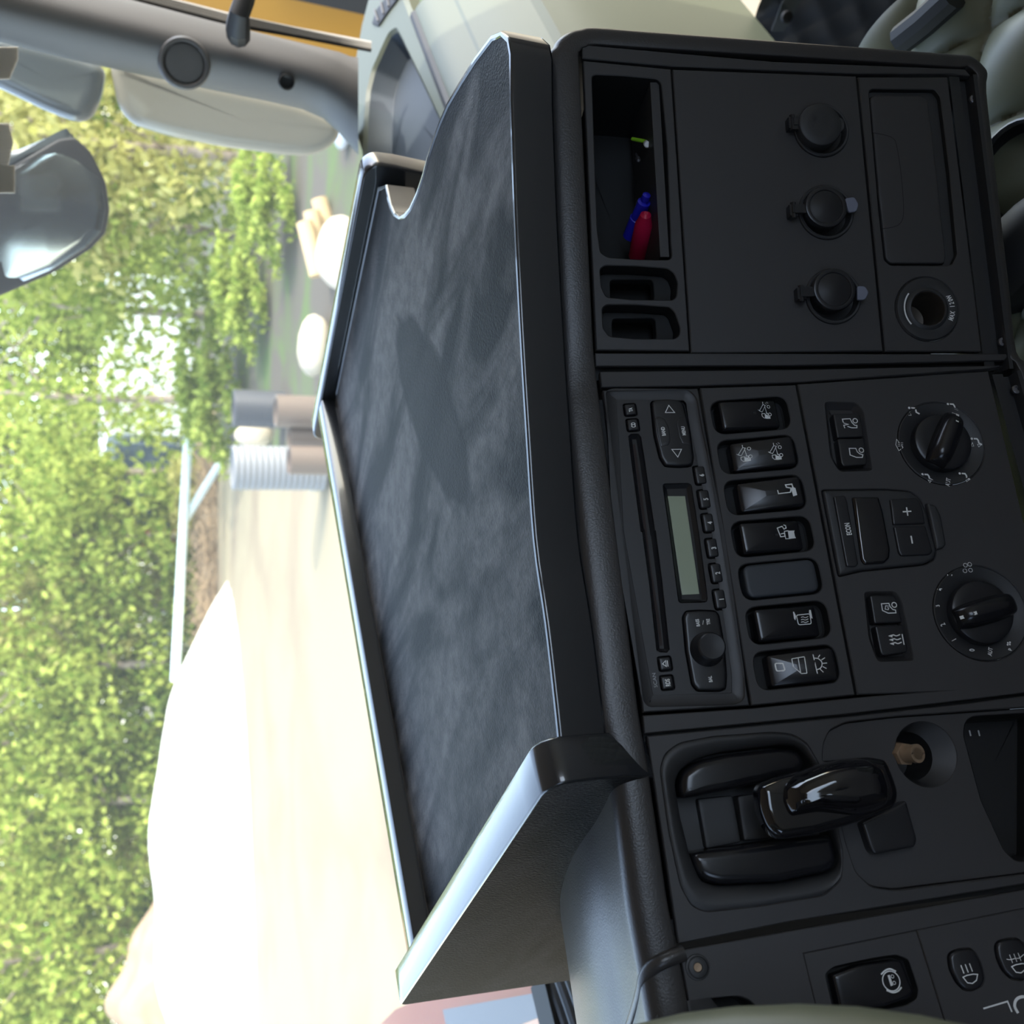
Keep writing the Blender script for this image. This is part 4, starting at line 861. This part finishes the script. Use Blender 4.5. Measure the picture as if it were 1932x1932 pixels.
# ================================================================== PASSENGER SIDE
PF = Frame(Vector((1.0, .61, H-.40)), Vector((1, 0, 0)), Vector((0, 1, .32)))
pd = thing('passenger_dashboard', 'pale grey passenger dashboard with a slate tray recess, beyond the black table', 'dashboard', PF.M)
rimL = PF.PL([(700, -40), (693, 0), (680, 50), (668, 118), (664, 190), (667, 248), (680, 290), (690, 350)])
recP = rnd(PF.PL([(712, 420), (690, 330), (688, 295), (690, 225), (694, 171), (704, 130), (718, 99), (733, 66), (745, 58), (753, 72), (790, 150), (830, 236), (860, 300), (900, 400)]), 6, 3)
po_ = [(-230, 1.5), (700, 1.5)]+rimL+[(-230, 340)]
b = MB(); b.plate(po_, [recP], -30, 0, 6); part(b, 'top_face', M['pass'], pd)
b = MB(); b.well(recP, -5, -42, 10); part(b, 'tray_recess', M['pass_tray'], pd)
def prow(name, prof, m, x0=-260, x1=500, sharp=40):
    b = MB(); b.loft([[(x, (y-610), (z+400)) for y, z in prof] for x in (x0, x1)], closed=False); o = b.obj(name, M[m], pd, None, sharp); o.matrix_world = Matrix.Translation((1.0, .61, H-.40)); return o
bpy.context.view_layer.update()
sm = [tuple(p) for p in spline([Vector(p) for p in [(606, -430), (606, -408), (603, -403), (585, -413), (562, -445)]], 4)]
prow('front_fascia', sm, 'pass')
prow('seam_gap', [(615, -397), (608, -397.5), (604, -401.5), (603, -404)], 'rubber')
prow('seam_insert', [(562, -445), (559, -449)], 'pass_line')
prow('front_fascia', [tuple(p) for p in spline([Vector(p) for p in [(559, -449), (535, -485), (511, -528)]], 4)], 'pass')
prow('seam_insert', [(511, -528), (505, -541)], 'pass_line')
prow('front_fascia', [tuple(p) for p in spline([Vector(p) for p in [(505, -541), (490, -600), (482, -700), (480, -900)]], 4)], 'pass')
b = MB(); b.pad(rnd(PF.PL([(704, 46), (712, 20), (728, 0), (735, -20), (765, -25), (752, 0), (735, 22), (716, 50)]), 2), 1, 3, 1); part(b, 'air_vent', M['rubber'], pd)
for i in range(4):
    a = PF.L((713+10*i, 40-14*i), 4); c = PF.L((706+12*i, 18-14*i), 4); b = MB(); b.tube([(*a, 4), (*c, 4)], 1.6, 8); part(b, 'vent_slat', M['pillar'], pd)

# pillar between the windscreen and the door
def interp(tab, v): return float(np.interp(v, [t[0] for t in tab], [t[1] for t in tab]))
LT = [(-260, 20), (0, 80), (130, 112), (250, 138), (400, 170), (500, 190), (570, 206), (620, 228), (655, 268), (720, 345)]; RT = [(-260, -134), (250, 0), (440, 50), (640, 98), (665, 108), (720, 112)]
pil = thing('windscreen_pillar', 'grey plastic pillar trim between the windscreen and the passenger door', 'pillar trim', Matrix.Translation((0, 0, 0)))
b = MB(1); rings = []
for v in (-260, -100, 0, 60, 130, 200, 300, 400, 500, 570, 610, 640, 660, 676):
    l, r = interp(LT, v), interp(RT, v); ring = []
    for k in range(15):
        t = k/14; yy = l+(r-l)*t; bulge = .055*math.sin(PI*t)**.7; ring.append(tuple(atd(v, yy, 1.56-bulge)))
    ring += [tuple(atd(v, r+2, 1.66)), tuple(atd(v, l-2, 1.66))]; rings.append(ring)
b.loft(rings); part(b, 'pillar_body', M['pillar'], pil, sharp=60)
def disc(x, y, d, prof, name, m, parent, seg=36):
    o = atd(x, y, d); z = (EYE-o); z = Vector((z.x, z.y, z.z*.3)).normalized(); fr = Frame(o, Vector((0, 0, 1)).cross(z), Vector((0, 0, 1)))
    b = MB(); b.lathe(prof, 0, 0, seg, True); q = b.obj(name, M[m], parent); q.matrix_world = fr.M; return q
disc(348, 119, 1.505, [(34, -14), (33, 0), (31, 3.5), (28, 4), (26, 1), (25, -1), (23.5, 1.2), (21, 1.6), (10, 1.2)], 'round_speaker', 'pillar', pil)
disc(541, 155, 1.500, [(11, -8), (10.5, .5), (9, 1), (8.4, 0), (8.2, -6)], 'screw_hole', 'rubber', pil)
hk = thing('grab_strap', 'short black strap hanging beside the pillar by the door window', 'strap', Matrix.Translation((0, 0, 0)))
b = MB(1); b.tube([atd(470, -30, 1.46), atd(462, -2, 1.45), atd(452, 25, 1.445), atd(449, 52, 1.46), atd(450, 66, 1.50)], [.012, .013, .013, .016, .016], 10); part(b, 'strap_body', M['rubber'], hk)
wd = thing('door_window_frame', 'layered grey seals of the passenger door window beside the pillar', 'window seal', Matrix.Translation((0, 0, 0)))
for i in range(4):
    o_ = 5*i; b = MB(1); b.tube([atd(150, -44+o_*1.1, 1.60), atd(440, 31+o_, 1.60), atd(700, 82+o_*.8, 1.60)], .0036, 8); part(b, 'seal_rib', M['seal' if i < 3 else 'rubber'], wd)
# yellow machine beside the cab
ym = thing('yellow_machine', 'yellow steel body of a machine with a black band, outside the door window', 'vehicle', Matrix.Translation((0, 0, 0)))
b = MB(1); yr = [ray(*p) for p in ((340, -70), (700, -10), (720, 120), (330, 60))]
q = [EYE+r*(3.2/r.x) for r in [ray(x, y) for x, y in ((330, -90), (700, 22), (730, 130), (300, 90))]]
def prism(b, q, d):
    n = len(q); b.add([tuple(p) for p in q]+[tuple(p+d) for p in q], [tuple(range(n)), tuple(range(2*n-1, n-1, -1))]+[(i, n+i, n+(i+1) % n, (i+1) % n) for i in range(n)])
prism(b, q, Vector((1.2, 0, 0))); part(b, 'body', M['yellow'], ym, sharp=30)
b = MB(1); q = [EYE+r*(3.15/r.x) for r in [ray(x, y) for x, y in ((520, -50), (705, -40), (705, 32), (530, -6))]]; prism(b, q, Vector((.6, 0, 0))); part(b, 'black_band', M['rubber'], ym)

# door opening, quilted linings and seat
def quilt(name, O, ux, uy, nx, ny, cell, m, h=.012, label=None, parent=None):
    """diamond quilting on a padded surface"""
    n_ = ux.cross(uy).normalized(); b = MB(1); vs = []; L1, L2 = ux.length, uy.length
    for j in range(ny+1):
        for i in range(nx+1):
            x, y = L1*i/nx, L2*j/ny; a, c = (x+y*.8)/cell, (x-y*.8)/cell
            q = (abs(math.sin(PI*a))*abs(math.sin(PI*c)))**.45
            vs.append(O+ux*(i/nx)+uy*(j/ny)+n_*(h*q))
    b.add(vs, [(j*(nx+1)+i, j*(nx+1)+i+1, (j+1)*(nx+1)+i+1, (j+1)*(nx+1)+i) for j in range(ny) for i in range(nx)])
    return b.obj(name, M[m], parent, None, 80)
seat = thing('quilted_seat', 'olive grey quilted leather bench cover below and behind the console', 'passenger seat', Matrix.Translation((0, 0, 0)))  # the passenger seat with its quilted cover
b0 = Vector((.36, -.30, H-.66)); o = quilt('quilted_cushion', b0, Vector((.40, 0, .0)), Vector((0, .78, .05)), 130, 240, .10, 'olive', .026, parent=seat)
b = MB(1); b.box(.37, .75, -.30, .47, H-.90, H-.672); part(b, 'cushion_base', M['olive'], seat)
b = MB(1); b.tube([atz(1700, 75, -.60), atz(1745, 40, -.60), atz(1800, -10, -.60)], .012, 10); bb = part(b, 'piping', M['thread'], seat)
dl_ = quilt('door_lining', Vector((1.40, .80, H-.90)), Vector((-.0, -1.1, 0)), Vector((.0, 0, -.5)), 150, 70, .062, 'greyquilt', .010)
tag(dl_, 'dark grey diamond-quilted lining in the passenger door opening', 'quilted lining')
cup = thing('cup_holder', 'round rimmed black cup holder on the quilted cover behind the console', 'cup holder', Matrix.Translation((0, 0, 0)))
cc = atz(1935, 330, -.60); b = MB(1); b.tube([cc+Vector((math.cos(a)*.036, math.sin(a)*.036, .01)) for a in np.linspace(0, 2*PI, 33)], .0022, 8, False); part(b, 'rim', M['knob'], cup)
b = MB(1); b.loft([[(cc.x+math.cos(a)*r, cc.y+math.sin(a)*r, cc.z+z) for a in np.linspace(0, 2*PI, 33)[:-1]] for r, z in ((.036, .01), (.036, -.02), (.03, -.04))], False, True); part(b, 'cup', M['rubber'], cup)
b = MB(1); pc = atz(1925, 480, -.6); b.loft([[(pc.x+.028*s_*math.cos(a)+.0, pc.y+.052*s_*math.sin(a), pc.z+z) for a in np.linspace(0, 2*PI, 25)[:-1]] for s_, z in ((.9, -.03), (1, -.01), (.95, .01), (.6, .022), (.1, .026))], False, True)
tag(b.obj('pouch', M['rubber']), 'black soft pouch lying on the quilted cover near the console foot', 'pouch')
sl = thing('door_sill', 'blue grey metal door sill strip with a round bolt beside the quilted lining', 'door sill', Matrix.Translation((0, 0, 0)))
def X(x, y, X_=1.38): return atx(x, y, X_)
b = MB(1); prism(b, [X(1455, 60), X(1480, 60), X(1528, -30), X(1490, -30)], Vector((.02, 0, -.01))); part(b, 'sill_plate', M['mhouse'], sl)
disc(1485, 32, 1.44, [(9, -3), (8.6, 2), (7, 3)], 'bolt', 'rubber', sl)
yl = thing('grab_rail', 'bright yellow grab rail in the passenger door opening above the console corner', 'grab rail', Matrix.Translation((0, 0, 0)))
b = MB(1); b.tube([X(1190, -70, 1.55), X(1205, -20, 1.55), X(1222, 20, 1.55), X(1245, 70, 1.55)], .022, 14); part(b, 'rail', M['yellow2'], yl)
b = MB(1); b.tube([X(1060, -60, 1.6), X(1120, -15, 1.6), X(1150, 25, 1.6), X(1150, 80, 1.6)], .035, 14); tag(b.obj('door_hinge', M['mhouse']), 'dark blue grey door hinge between the passenger dashboard and yellow rail', 'door hinge')  # hinge of the passenger door

# ================================================================== MIRRORS, BLINDS, THINGS IN THE WINDSCREEN
fm = thing('front_mirror', 'large rounded exterior mirror with dark rim, cut by the picture edge beyond the windscreen', 'mirror', Matrix.Translation((0, 0, 0)))
mo = atd(90, 420, 1.75); mn = (EYE-mo).normalized(); mf = Frame(mo, Vector((0, 0, 1)).cross(mn)*1.0, Vector((0, 0, 1)))
ml_ = rnd(mf.PL([(-140, 380), (0, 330), (25, 312), (110, 262), (140, 258), (170, 285), (198, 340), (206, 395), (198, 440), (170, 470), (100, 515), (0, 558), (-140, 600)]), 6, 3)
b = MB(); b.pad(ml_, -60, 2, 5, bottom=True); part(b, 'mirror_rim', M['rubber'], fm).matrix_world = mf.M
b = MB(); b.pad(off(ml_, 5), 0, 3, 1.0, lambda x, y: -.00009*(x*x+y*y)); part(b, 'mirror_glass', M['mglass'], fm).matrix_world = mf.M
hs = rnd(mf.PL([(-140, 340), (0, 287), (28, 283), (112, 248), (140, 252), (110, 266), (25, 316), (0, 335), (-140, 390)]), 5, 3)
b = MB(); b.pad(hs, -80, -5, 12, bottom=True); part(b, 'mirror_housing', M['mhouse'], fm).matrix_world = mf.M
def blob(name, pts, d, depth, m, label, cat, bev=20):
    o_ = atd(*cen(pts), d); n_ = (EYE-o_).normalized(); fr = Frame(o_, Vector((0, 0, 1)).cross(n_), Vector((0, 0, 1)))
    pl = rnd(fr.PL(pts), 20, 4); b = MB(); b.pad(pl, -depth, 0, bev, steps=6, bottom=True); q = b.obj(name, M[m], None, fr.M, 70); return tag(q, label, cat)
M['house2'] = mat('pale grey housing', (.26, .24, .19), .35, coat=.3)
blob('side_mirror', [(205, 110), (330, 140), (450, 165), (560, 190), (640, 225), (645, 258), (622, 282), (590, 295), (540, 293), (430, 279), (320, 258), (250, 236), (222, 200)], 1.9, 120, 'house2', 'long pale grey exterior mirror housing close beside the windscreen pillar', 'mirror')
blob('wide_mirror', [(-40, 60), (60, 80), (150, 105), (200, 125), (190, 190), (172, 226), (145, 233), (90, 212), (30, 182), (-40, 150)], 1.9, 120, 'mhouse', 'rounded slate grey exterior mirror housing above the long pale one', 'mirror')
rb_ = thing('roller_blind', 'ribbed grey pleated sun blind hanging into the top edge of the windscreen', 'sun blind', Matrix.Translation((0, 0, 0)))
def pleats(v0, v1, bot, nm):
    b = MB(1); n = 60; lo = []; hi = []
    for i in range(n+1):
        y = v0+(v1-v0)*i/n; d = 1.30+(.006 if i % 2 else -.006); lo.append(atd(bot(y)+(2 if i % 2 else -2), y, d)); hi.append(atd(-120, y, d))
    b.loft([[tuple(p) for p in lo], [tuple(p) for p in hi]], closed=False); return part(b, nm, M['blind'], rb_, sharp=20)
pleats(312, 365, lambda y: 28, 'pleat_stack'); pleats(232, 312, lambda y: 26-.25*abs(y-270), 'pleat_stack'); pleats(88, 150, lambda y: 34-.42*max(0, y-112), 'pleat_stack')

# things behind the table's left end: red cowl, grey board, wiper linkage
rc = MB(1); rings = []
for v, y0 in ((690, 1985), (715, 1935), (745, 1905), (790, 1885), (850, 1868), (950, 1855), (1080, 1840), (1150, 1830)):
    rings.append([tuple(atz(v, y0, -.50)), tuple(atz(v+10, y0+60, -.47)), tuple(atz(v+20, y0+140, -.52)), tuple(atz(v+20, y0+250, -.60))])
rc.loft(rings, closed=False); tag(rc.obj('cowl_panel', M['red'], None, None, 60), 'dull red cowl panel seen through the lower left of the windscreen', 'body panel')
b = MB(1); q = [atz(835, 1905, -.46), atz(1040, 1868, -.46), atz(1052, 1905, -.46), atz(975, 1935, -.46), atz(850, 1975, -.46)]; prism(b, q, Vector((0, 0, -.006)))
tag(b.obj('grey_board', M['board'], None, None, 20), 'flat grey board lying behind the left end of the table', 'board')
wp = thing('wiper_linkage', 'black and steel wiper linkage bars behind the left end of the table', 'wiper', Matrix.Translation((0, 0, 0)))
for i, (x, r) in enumerate(((1052, .006), (1062, .003), (1072, .006), (1082, .003))):
    b = MB(1); b.tube([atz(x-12, 1850, -.43), atz(x+6, 1900, -.43), atz(x+26, 1960, -.43)], r, 8); part(b, 'wiper_arm', M['rubber' if i % 2 == 0 else 'mhouse'], wp)
b = MB(1); c = atz(1040, 1905, -.43); b.box(c.x-.03, c.x+.03, c.y-.025, c.y+.02, c.z-.01, c.z+.01); part(b, 'wiper_joint', M['rubber'], wp)

# ================================================================== YARD AND FOREST
rg_ = random.Random(11); nr = np.random.RandomState(5)
def gp(x, y): p = atz(x, y, -H); return Vector((p.x, p.y, 0))
def polar(yaw, d): a = math.radians(yaw); return Vector((math.sin(a)*d, math.cos(a)*d, 0))
# darker soil of the wood on the right and beyond the yard
s_ = MB(1); q = [gp(640, 840), gp(500, 842), gp(415, 850), gp(405, 1000), gp(400, 1300)]
s_.add([(*p[:2], .02) for p in q]+[(*polar(20, 60)[:2], .02), (*polar(10, 140)[:2], .02), (*polar(85, 140)[:2], .02), (*polar(80, 10)[:2], .02), (*polar(60, 6)[:2], .02)], [tuple(range(10))])
struct(s_, 'forest_floor', M['soil'], 'dark leaf-strewn soil under the trees')
def heap(name, m, yaw, d, wx, wy, h, label, seed, cat='heap'):
    r_ = np.random.RandomState(seed); c = polar(yaw, d); t = polar(yaw+90, 1); f_ = polar(yaw, 1); b = MB(1); n = 40; vs = []
    ph = r_.rand(6)*6
    for j in range(n+1):
        for i in range(n+1):
            u, v = i/n*2-1, j/n*2-1; rr = math.hypot(u, v); k = max(0, 1-rr**2.0)**.8
            z = h*k*(1+.10*math.sin(5*u+ph[0])*math.cos(4*v+ph[1])+.04*math.sin(13*u+ph[2])+.03*math.sin(17*v+u*9+ph[3]))
            p = c+t*(u*wx)+f_*(v*wy); vs.append((p.x, p.y, z-.04))
    b.add(vs, [(j*(n+1)+i, j*(n+1)+i+1, (j+1)*(n+1)+i+1, (j+1)*(n+1)+i) for j in range(n) for i in range(n)])
    return tag(b.obj(name, M[m], None, None, 80), label, cat)
heap('sand_heap', 'sandwhite', 21, 27.5, 7.4, 4.5, 1.95, 'long bright white sand heap in front of the trees', 1)
heap('soil_heap', 'sandbrown', 16.2, 33, 3.6, 3.5, 2.75, 'rounded brown soil heap rising behind the white sand heap', 2)
# dry brush bank below the rail
b = MB(1)
for i in range(900):
    yaw = 29+15*rg_.random(); p = polar(yaw, 30+rg_.random()*2.5); p.z = .05+rg_.random()*.45*(1-abs(yaw-38)/14); d = Vector((rg_.uniform(-1, 1), rg_.uniform(-1, 1), rg_.uniform(-.1, .5))).normalized()*rg_.uniform(.4, 1.1); w = Vector((0, 0, .03)); b.add([p-w, p+w, p+d+w*.4, p+d-w*.4], [(0, 1, 2, 3)])
c0, c1 = polar(28.5, 31.5), polar(44.5, 31.5)
for i in range(24):
    t = i/23; p = c0.lerp(c1, t); r_ = .32+.12*math.sin(i*1.7); b.loft([[(p.x+r_*2*s_*math.cos(a), p.y+r_*2*s_*math.sin(a), z) for a in np.linspace(0, 2*PI, 9)[:-1]] for s_, z in ((1, 0), (.8, r_*.7), (.3, r_))], False, True)
tag(b.obj('brush_pile', M['brush'], None, None, 60), 'low bank of dry tan brush along the far edge of the yard', 'brush', kind='stuff')
rl = thing('gate_rail', 'pale horizontal pole with a slanting brace above the brush bank', 'barrier', Matrix.Translation((0, 0, 0)))
b = MB(1); b.tube([atd(355, 828, 28), atd(330, 1285, 28)], .12, 10); part(b, 'pole', M['rail'], rl)
b = MB(1); b.tube([atd(346, 985, 28), atd(435, 842, 28)], .11, 10); part(b, 'brace', M['rail'], rl)
b = MB(1); p = atd(357, 826, 28); b.tube([p, Vector((p.x, p.y, 0))], .09, 8); part(b, 'post', M['bark'], rl)
# pipes
def pipe(name, label, x0, y, x1, wpx, d, m, ribs, group=None):
    a = atd(x0, y, d); c = atd(x1, y, d); r = wpx/FPX*d*.5*1.03; prof = []; n = ribs*2 if ribs else 1
    b = MB(1); z0, z1 = max(0.0, min(a.z, c.z)), max(a.z, c.z)
    rings = []; 
    for i in range(n+1):
        rr = r*(1+(.03 if i % 2 else -.01)*(1 if ribs else 0)); rings.append([(a.x+rr*math.cos(t), a.y+rr*math.sin(t), z0+(z1-z0)*i/n) for t in np.linspace(0, 2*PI, 33)[:-1]])
    rings += [[(a.x+r*.88*math.cos(t), a.y+r*.88*math.sin(t), z1) for t in np.linspace(0, 2*PI, 33)[:-1]], [(a.x+r*.86*math.cos(t), a.y+r*.86*math.sin(t), z1-.2) for t in np.linspace(0, 2*PI, 33)[:-1]]]
    b.loft(rings, False, True); return tag(b.obj(name, M[m], None, None, 30), label, 'pipe', group)
pipe('corrugated_pipe', 'wide grey corrugated pipe section standing on end at the edge of the yard', 438, 882, 612, 78, 13.2, 'pipe', 16)
pipe('corrugated_pipe', 'black corrugated pipe section left of the pale blocks, in the shade', 440, 770, 545, 66, 17, 'pipeblack', 14)
pipe('brown_pipe', 'smooth brown pipe standing in front of the grey corrugated pipe', 545, 868, 690, 52, 11.5, 'pipebrown', 0)
pipe('brown_pipe', 'smooth brown pipe standing in front of the black corrugated pipe', 520, 775, 690, 58, 11.8, 'pipebrown', 0)
pipe('brown_pipe', 'narrow brown pipe standing between the two wider brown ones', 545, 822, 690, 46, 12, 'pipebrown', 0)
def stone(name, x, y, w, h, d, m, label, cat, seed, group=None):
    r_ = np.random.RandomState(seed); c = atd(x, y, d); b = MB(1); k = d/FPX; rings = []; zc0 = h*k*.5-.03
    g_ = atz(x+h*.5, y, -H); g0 = math.hypot(g_.x, g_.y); c = atd(x, y, g0); k = g0/FPX; zc0 = h*k*.5-.03
    for j in range(9):
        th = PI*j/8; rings.append([(c.x+w*k*.5*math.sin(th)*math.cos(a)*(1+.18*math.sin(3*a+seed)), c.y+w*k*.5*math.sin(th)*math.sin(a)*(1+.15*math.cos(2*a+seed)), max(-.02, zc0+h*k*.5*math.cos(th))) for a in np.linspace(0, 2*PI, 17)[:-1]])
    b.loft(rings, True, True); return tag(b.obj(name, M[m], None, None, 50), label, cat, group)
stone('stone_block', 478, 822, 42, 70, 14.5, 'stone', 'square pale block beside the grey corrugated pipe', 'stone', 3)
stone('stone_block', 590, 905, 46, 40, 12.6, 'stone', 'small pale block at the foot of the grey corrugated pipe', 'stone', 8)
stone('boulder', 590, 655, 120, 60, 14, 'stone', 'whitish boulder beyond the corner of the table rim', 'boulder', 4)
stone('boulder', 640, 480, 150, 90, 12, 'stone', 'large whitish boulder below the peeled logs', 'boulder', 5)
for i, (x0, y0, x1, y1, lab) in enumerate(((602, 375, 640, 500, 'thick peeled log nearest the table rim'), (588, 400, 608, 510, 'peeled log in the middle of the pile'), (575, 420, 600, 520, 'peeled log farthest from the table rim'))):
    b = MB(1); b.tube([atd(x0, y0, 13.5-.2*i), atd(x1, y1, 13.3-.2*i)], .11, 12); tag(b.obj('log', M['log'], None, None, 40), lab, 'log', 'peeled logs beside the yard')
stone('tyre', 645, 225, 90, 40, 12, 'white', 'pale round bundle beside the pillar foot', 'bundle', 9)

def leafmesh(nm, n, rx, rz, leaf, seed, clusters, m, flat=.0):
    r_ = np.random.RandomState(seed); cs = r_.normal(size=(clusters, 3)); cs /= np.linalg.norm(cs, axis=1)[:, None]; cs *= (r_.rand(clusters)**.45)[:, None]
    idx = r_.randint(0, clusters, n); P_ = cs[idx]*np.array([rx, rx, rz])+r_.normal(size=(n, 3))*np.array([rx*.13, rx*.13, rz*.07])
    a = r_.normal(size=(n, 3)); a /= np.linalg.norm(a, axis=1)[:, None]; c = np.cross(a, r_.normal(size=(n, 3))); c /= np.linalg.norm(c, axis=1)[:, None]
    s = leaf*(.6+.8*r_.rand(n))[:, None]; V = np.empty((n, 4, 3)); V[:, 0] = P_-a*s; V[:, 1] = P_-c*s*.6; V[:, 2] = P_+a*s; V[:, 3] = P_+c*s*.6
    me = bpy.data.meshes.new(nm); me.vertices.add(n*4); me.vertices.foreach_set('co', V.reshape(-1)); me.loops.add(n*4); me.loops.foreach_set('vertex_index', np.arange(n*4)); me.polygons.add(n)
    me.polygons.foreach_set('loop_start', np.arange(n)*4); me.polygons.foreach_set('loop_total', np.full(n, 4)); me.materials.append(M[m]); me.update(); me.validate(); return me
crowns = [leafmesh('crown', 5200, 3.6, 5.2, .16, s, 90, m) for s, m in ((1, 'leaf_a'), (2, 'leaf_b'), (3, 'leaf_c'), (4, 'leaf_a'))]+[leafmesh('crown', 1500, 3.6, 5.2, .14, 9, 60, 'leaf_a')]
bushes = [leafmesh('bush', 2600, 2.2, 1.1, .12, s, 50, m) for s, m in ((11, 'leaf_a'), (12, 'leaf_b'), (13, 'leaf_c'))]
def trunkmesh(seed):
    r_ = random.Random(seed); b = MB(1); b.tube([(0, 0, 0), (.05, .02, 2), (.1, -.05, 4.5), (.0, .1, 8)], [.17, .15, .12, .05], 10)
    for i in range(6):
        z = 2.5+i*.8; a = r_.random()*6.3; b.tube([(0.05, 0, z), (math.cos(a)*1.0, math.sin(a)*1.0, z+.6), (math.cos(a)*2.2, math.sin(a)*2.2, z+1.6)], [.06, .04, .015], 6)
    return b
tm = []
for s in (1, 2):
    o = trunkmesh(s).obj('trunk', M['bark']); tm.append(o.data); bpy.data.objects.remove(o)
trees = []
def tree(yaw, d, s, kind, label, group=None, zc=4.6):
    p = polar(yaw, d); t = thing('tree', label, 'tree', Matrix.Translation(p) @ Matrix.Rotation(rg_.random()*6.28, 4, 'Z') @ Matrix.Scale(s, 4), group)
    a = bpy.data.objects.new('trunk', tm[rg_.randint(0, 1)]); COL.objects.link(a); a.parent = t
    c = bpy.data.objects.new('crown', crowns[kind]); COL.objects.link(c); c.parent = t; c.location = (0, 0, zc); c['kind'] = 'stuff'; trees.append(t); return t
for yaw, d, s, k, lab in ((13.5, 38, 1, 0, 'broad bright green tree behind the brown soil heap'), (18, 36, .9, 3, 'green tree between the soil heap and the white heap top'), (21.5, 41, 1.1, 1, 'yellow green tree standing above the white sand heap'),
        (25, 36, .9, 0, 'leafy tree over the near end of the white sand heap'), (28.5, 38, 1, 3, 'bright tree where the sand heap meets the brush bank'), (32, 35, .85, 0, 'green tree just behind the left end of the pale rail'),
        (35.5, 37, .95, 1, 'yellowish tree behind the middle of the pale rail'), (39, 34, .8, 0, 'bright leafy tree behind the slanting brace'), (42.5, 36, .9, 0, 'green tree behind the grey corrugated pipe'),
        (46.5, 30, .8, 4, 'sparse bright tree in front of the white building'), (51, 26, .75, 4, 'bright green tree behind the black corrugated pipe'), (55.5, 24, .7, 3, 'leafy tree beyond the peeled logs'), (59.5, 22, .7, 1, 'yellow leaved tree beside the pale mirror housing')):
    tree(yaw, d, s, k, lab)
for i in range(11):
    tree(10+5*i, 52+4*(i % 3), 1.35, (2, 0, 2, 3)[i % 4], 'tall tree in the back row, '+('behind the soil heap', 'above the far end of the white heap', 'behind the middle of the white heap', 'behind the near end of the white heap', 'behind the left end of the pale rail',
        'behind the middle of the pale rail', 'behind the blue shed', 'above the grey corrugated pipe', 'behind the white building', 'above the black corrugated pipe', 'behind the big exterior mirror')[i], 'back row trees of the wood', 4.2)
for i, (yaw, d, k, s, lab) in enumerate(((24, 33, 0, .8, 'low green bush at the near end of the brush bank'), (30, 33.5, 2, .9, 'dark low bush behind the brush bank, left part'), (36, 34, 0, .8, 'low bush under the middle of the rail'), (41, 33, 1, .7, 'yellowish low bush under the brace'),
        (47, 24, 0, .8, 'bright low bush in the shade left of the pipes'), (52.5, 20, 0, .55, 'small bright bush behind the whitish boulder'), (57.5, 17, 0, .5, 'bright hanging bush beyond the logs'), (19, 36, 2, 1.1, 'dark undergrowth bush behind the white heap'), (14, 37, 0, 1.2, 'green undergrowth bush behind the soil heap'))):
    p = polar(yaw, d); o = bpy.data.objects.new('bush', bushes[k]); COL.objects.link(o); o.matrix_world = Matrix.Translation((p.x, p.y, .9*s)) @ Matrix.Scale(s, 4); tag(o, lab, 'bush')
# buildings glimpsed through the leaves
bd = thing('white_building', 'white walled building glimpsed through the leaves on the right', 'building', Matrix.Translation((0, 0, 0)))
b = MB(1); q = [polar(44.5, 40), polar(53, 40)]; b.add([(q[0].x, q[0].y, .1), (q[1].x, q[1].y, .1), (q[1].x+2, q[1].y+6, .1), (q[0].x+2, q[0].y+6, .1), (q[0].x, q[0].y, 3.2), (q[1].x, q[1].y, 3.2), (q[1].x+2, q[1].y+6, 3.6), (q[0].x+2, q[0].y+6, 3.6)], [(0, 1, 5, 4), (1, 2, 6, 5), (2, 3, 7, 6), (3, 0, 4, 7), (4, 5, 6, 7)]); part(b, 'wall', M['wallwhite'], bd)
sh = thing('blue_shed', 'dark blue shed with red boards behind the trees above the rail', 'shed', Matrix.Translation((0, 0, 0)))
b = MB(1); q = [polar(39, 37), polar(44, 37)]
def wallbox(b, q, z0, z1, t=3): b.add([(q[0].x, q[0].y, z0), (q[1].x, q[1].y, z0), (q[1].x+t, q[1].y+t, z0), (q[0].x+t, q[0].y+t, z0), (q[0].x, q[0].y, z1), (q[1].x, q[1].y, z1), (q[1].x+t, q[1].y+t, z1), (q[0].x+t, q[0].y+t, z1)], [(0, 1, 5, 4), (1, 2, 6, 5), (2, 3, 7, 6), (3, 0, 4, 7), (4, 5, 6, 7)])
wallbox(b, q, 0, 2.9); part(b, 'wall', M['bluewall'], sh)
b = MB(1); wallbox(b, [polar(38.4, 36.8), polar(39.3, 36.8)], .2, 2.6, .5); part(b, 'red_boards', M['redwall'], sh)

# unseen instrument hood left of the picture, added to darken the side board's reflection
ih = MB(1); ih.loft([[(x, y, H+z) for y, z in ((.52, -.9), (.50, -.30), (.56, -.14), (.72, -.11), (.95, -.22), (1.02, -.9))] for x in (-.75, -.70, -.05, .02)], True, True)
ih.obj('instrument_hood', M['pad'], dash).matrix_world = Matrix.Identity(4)
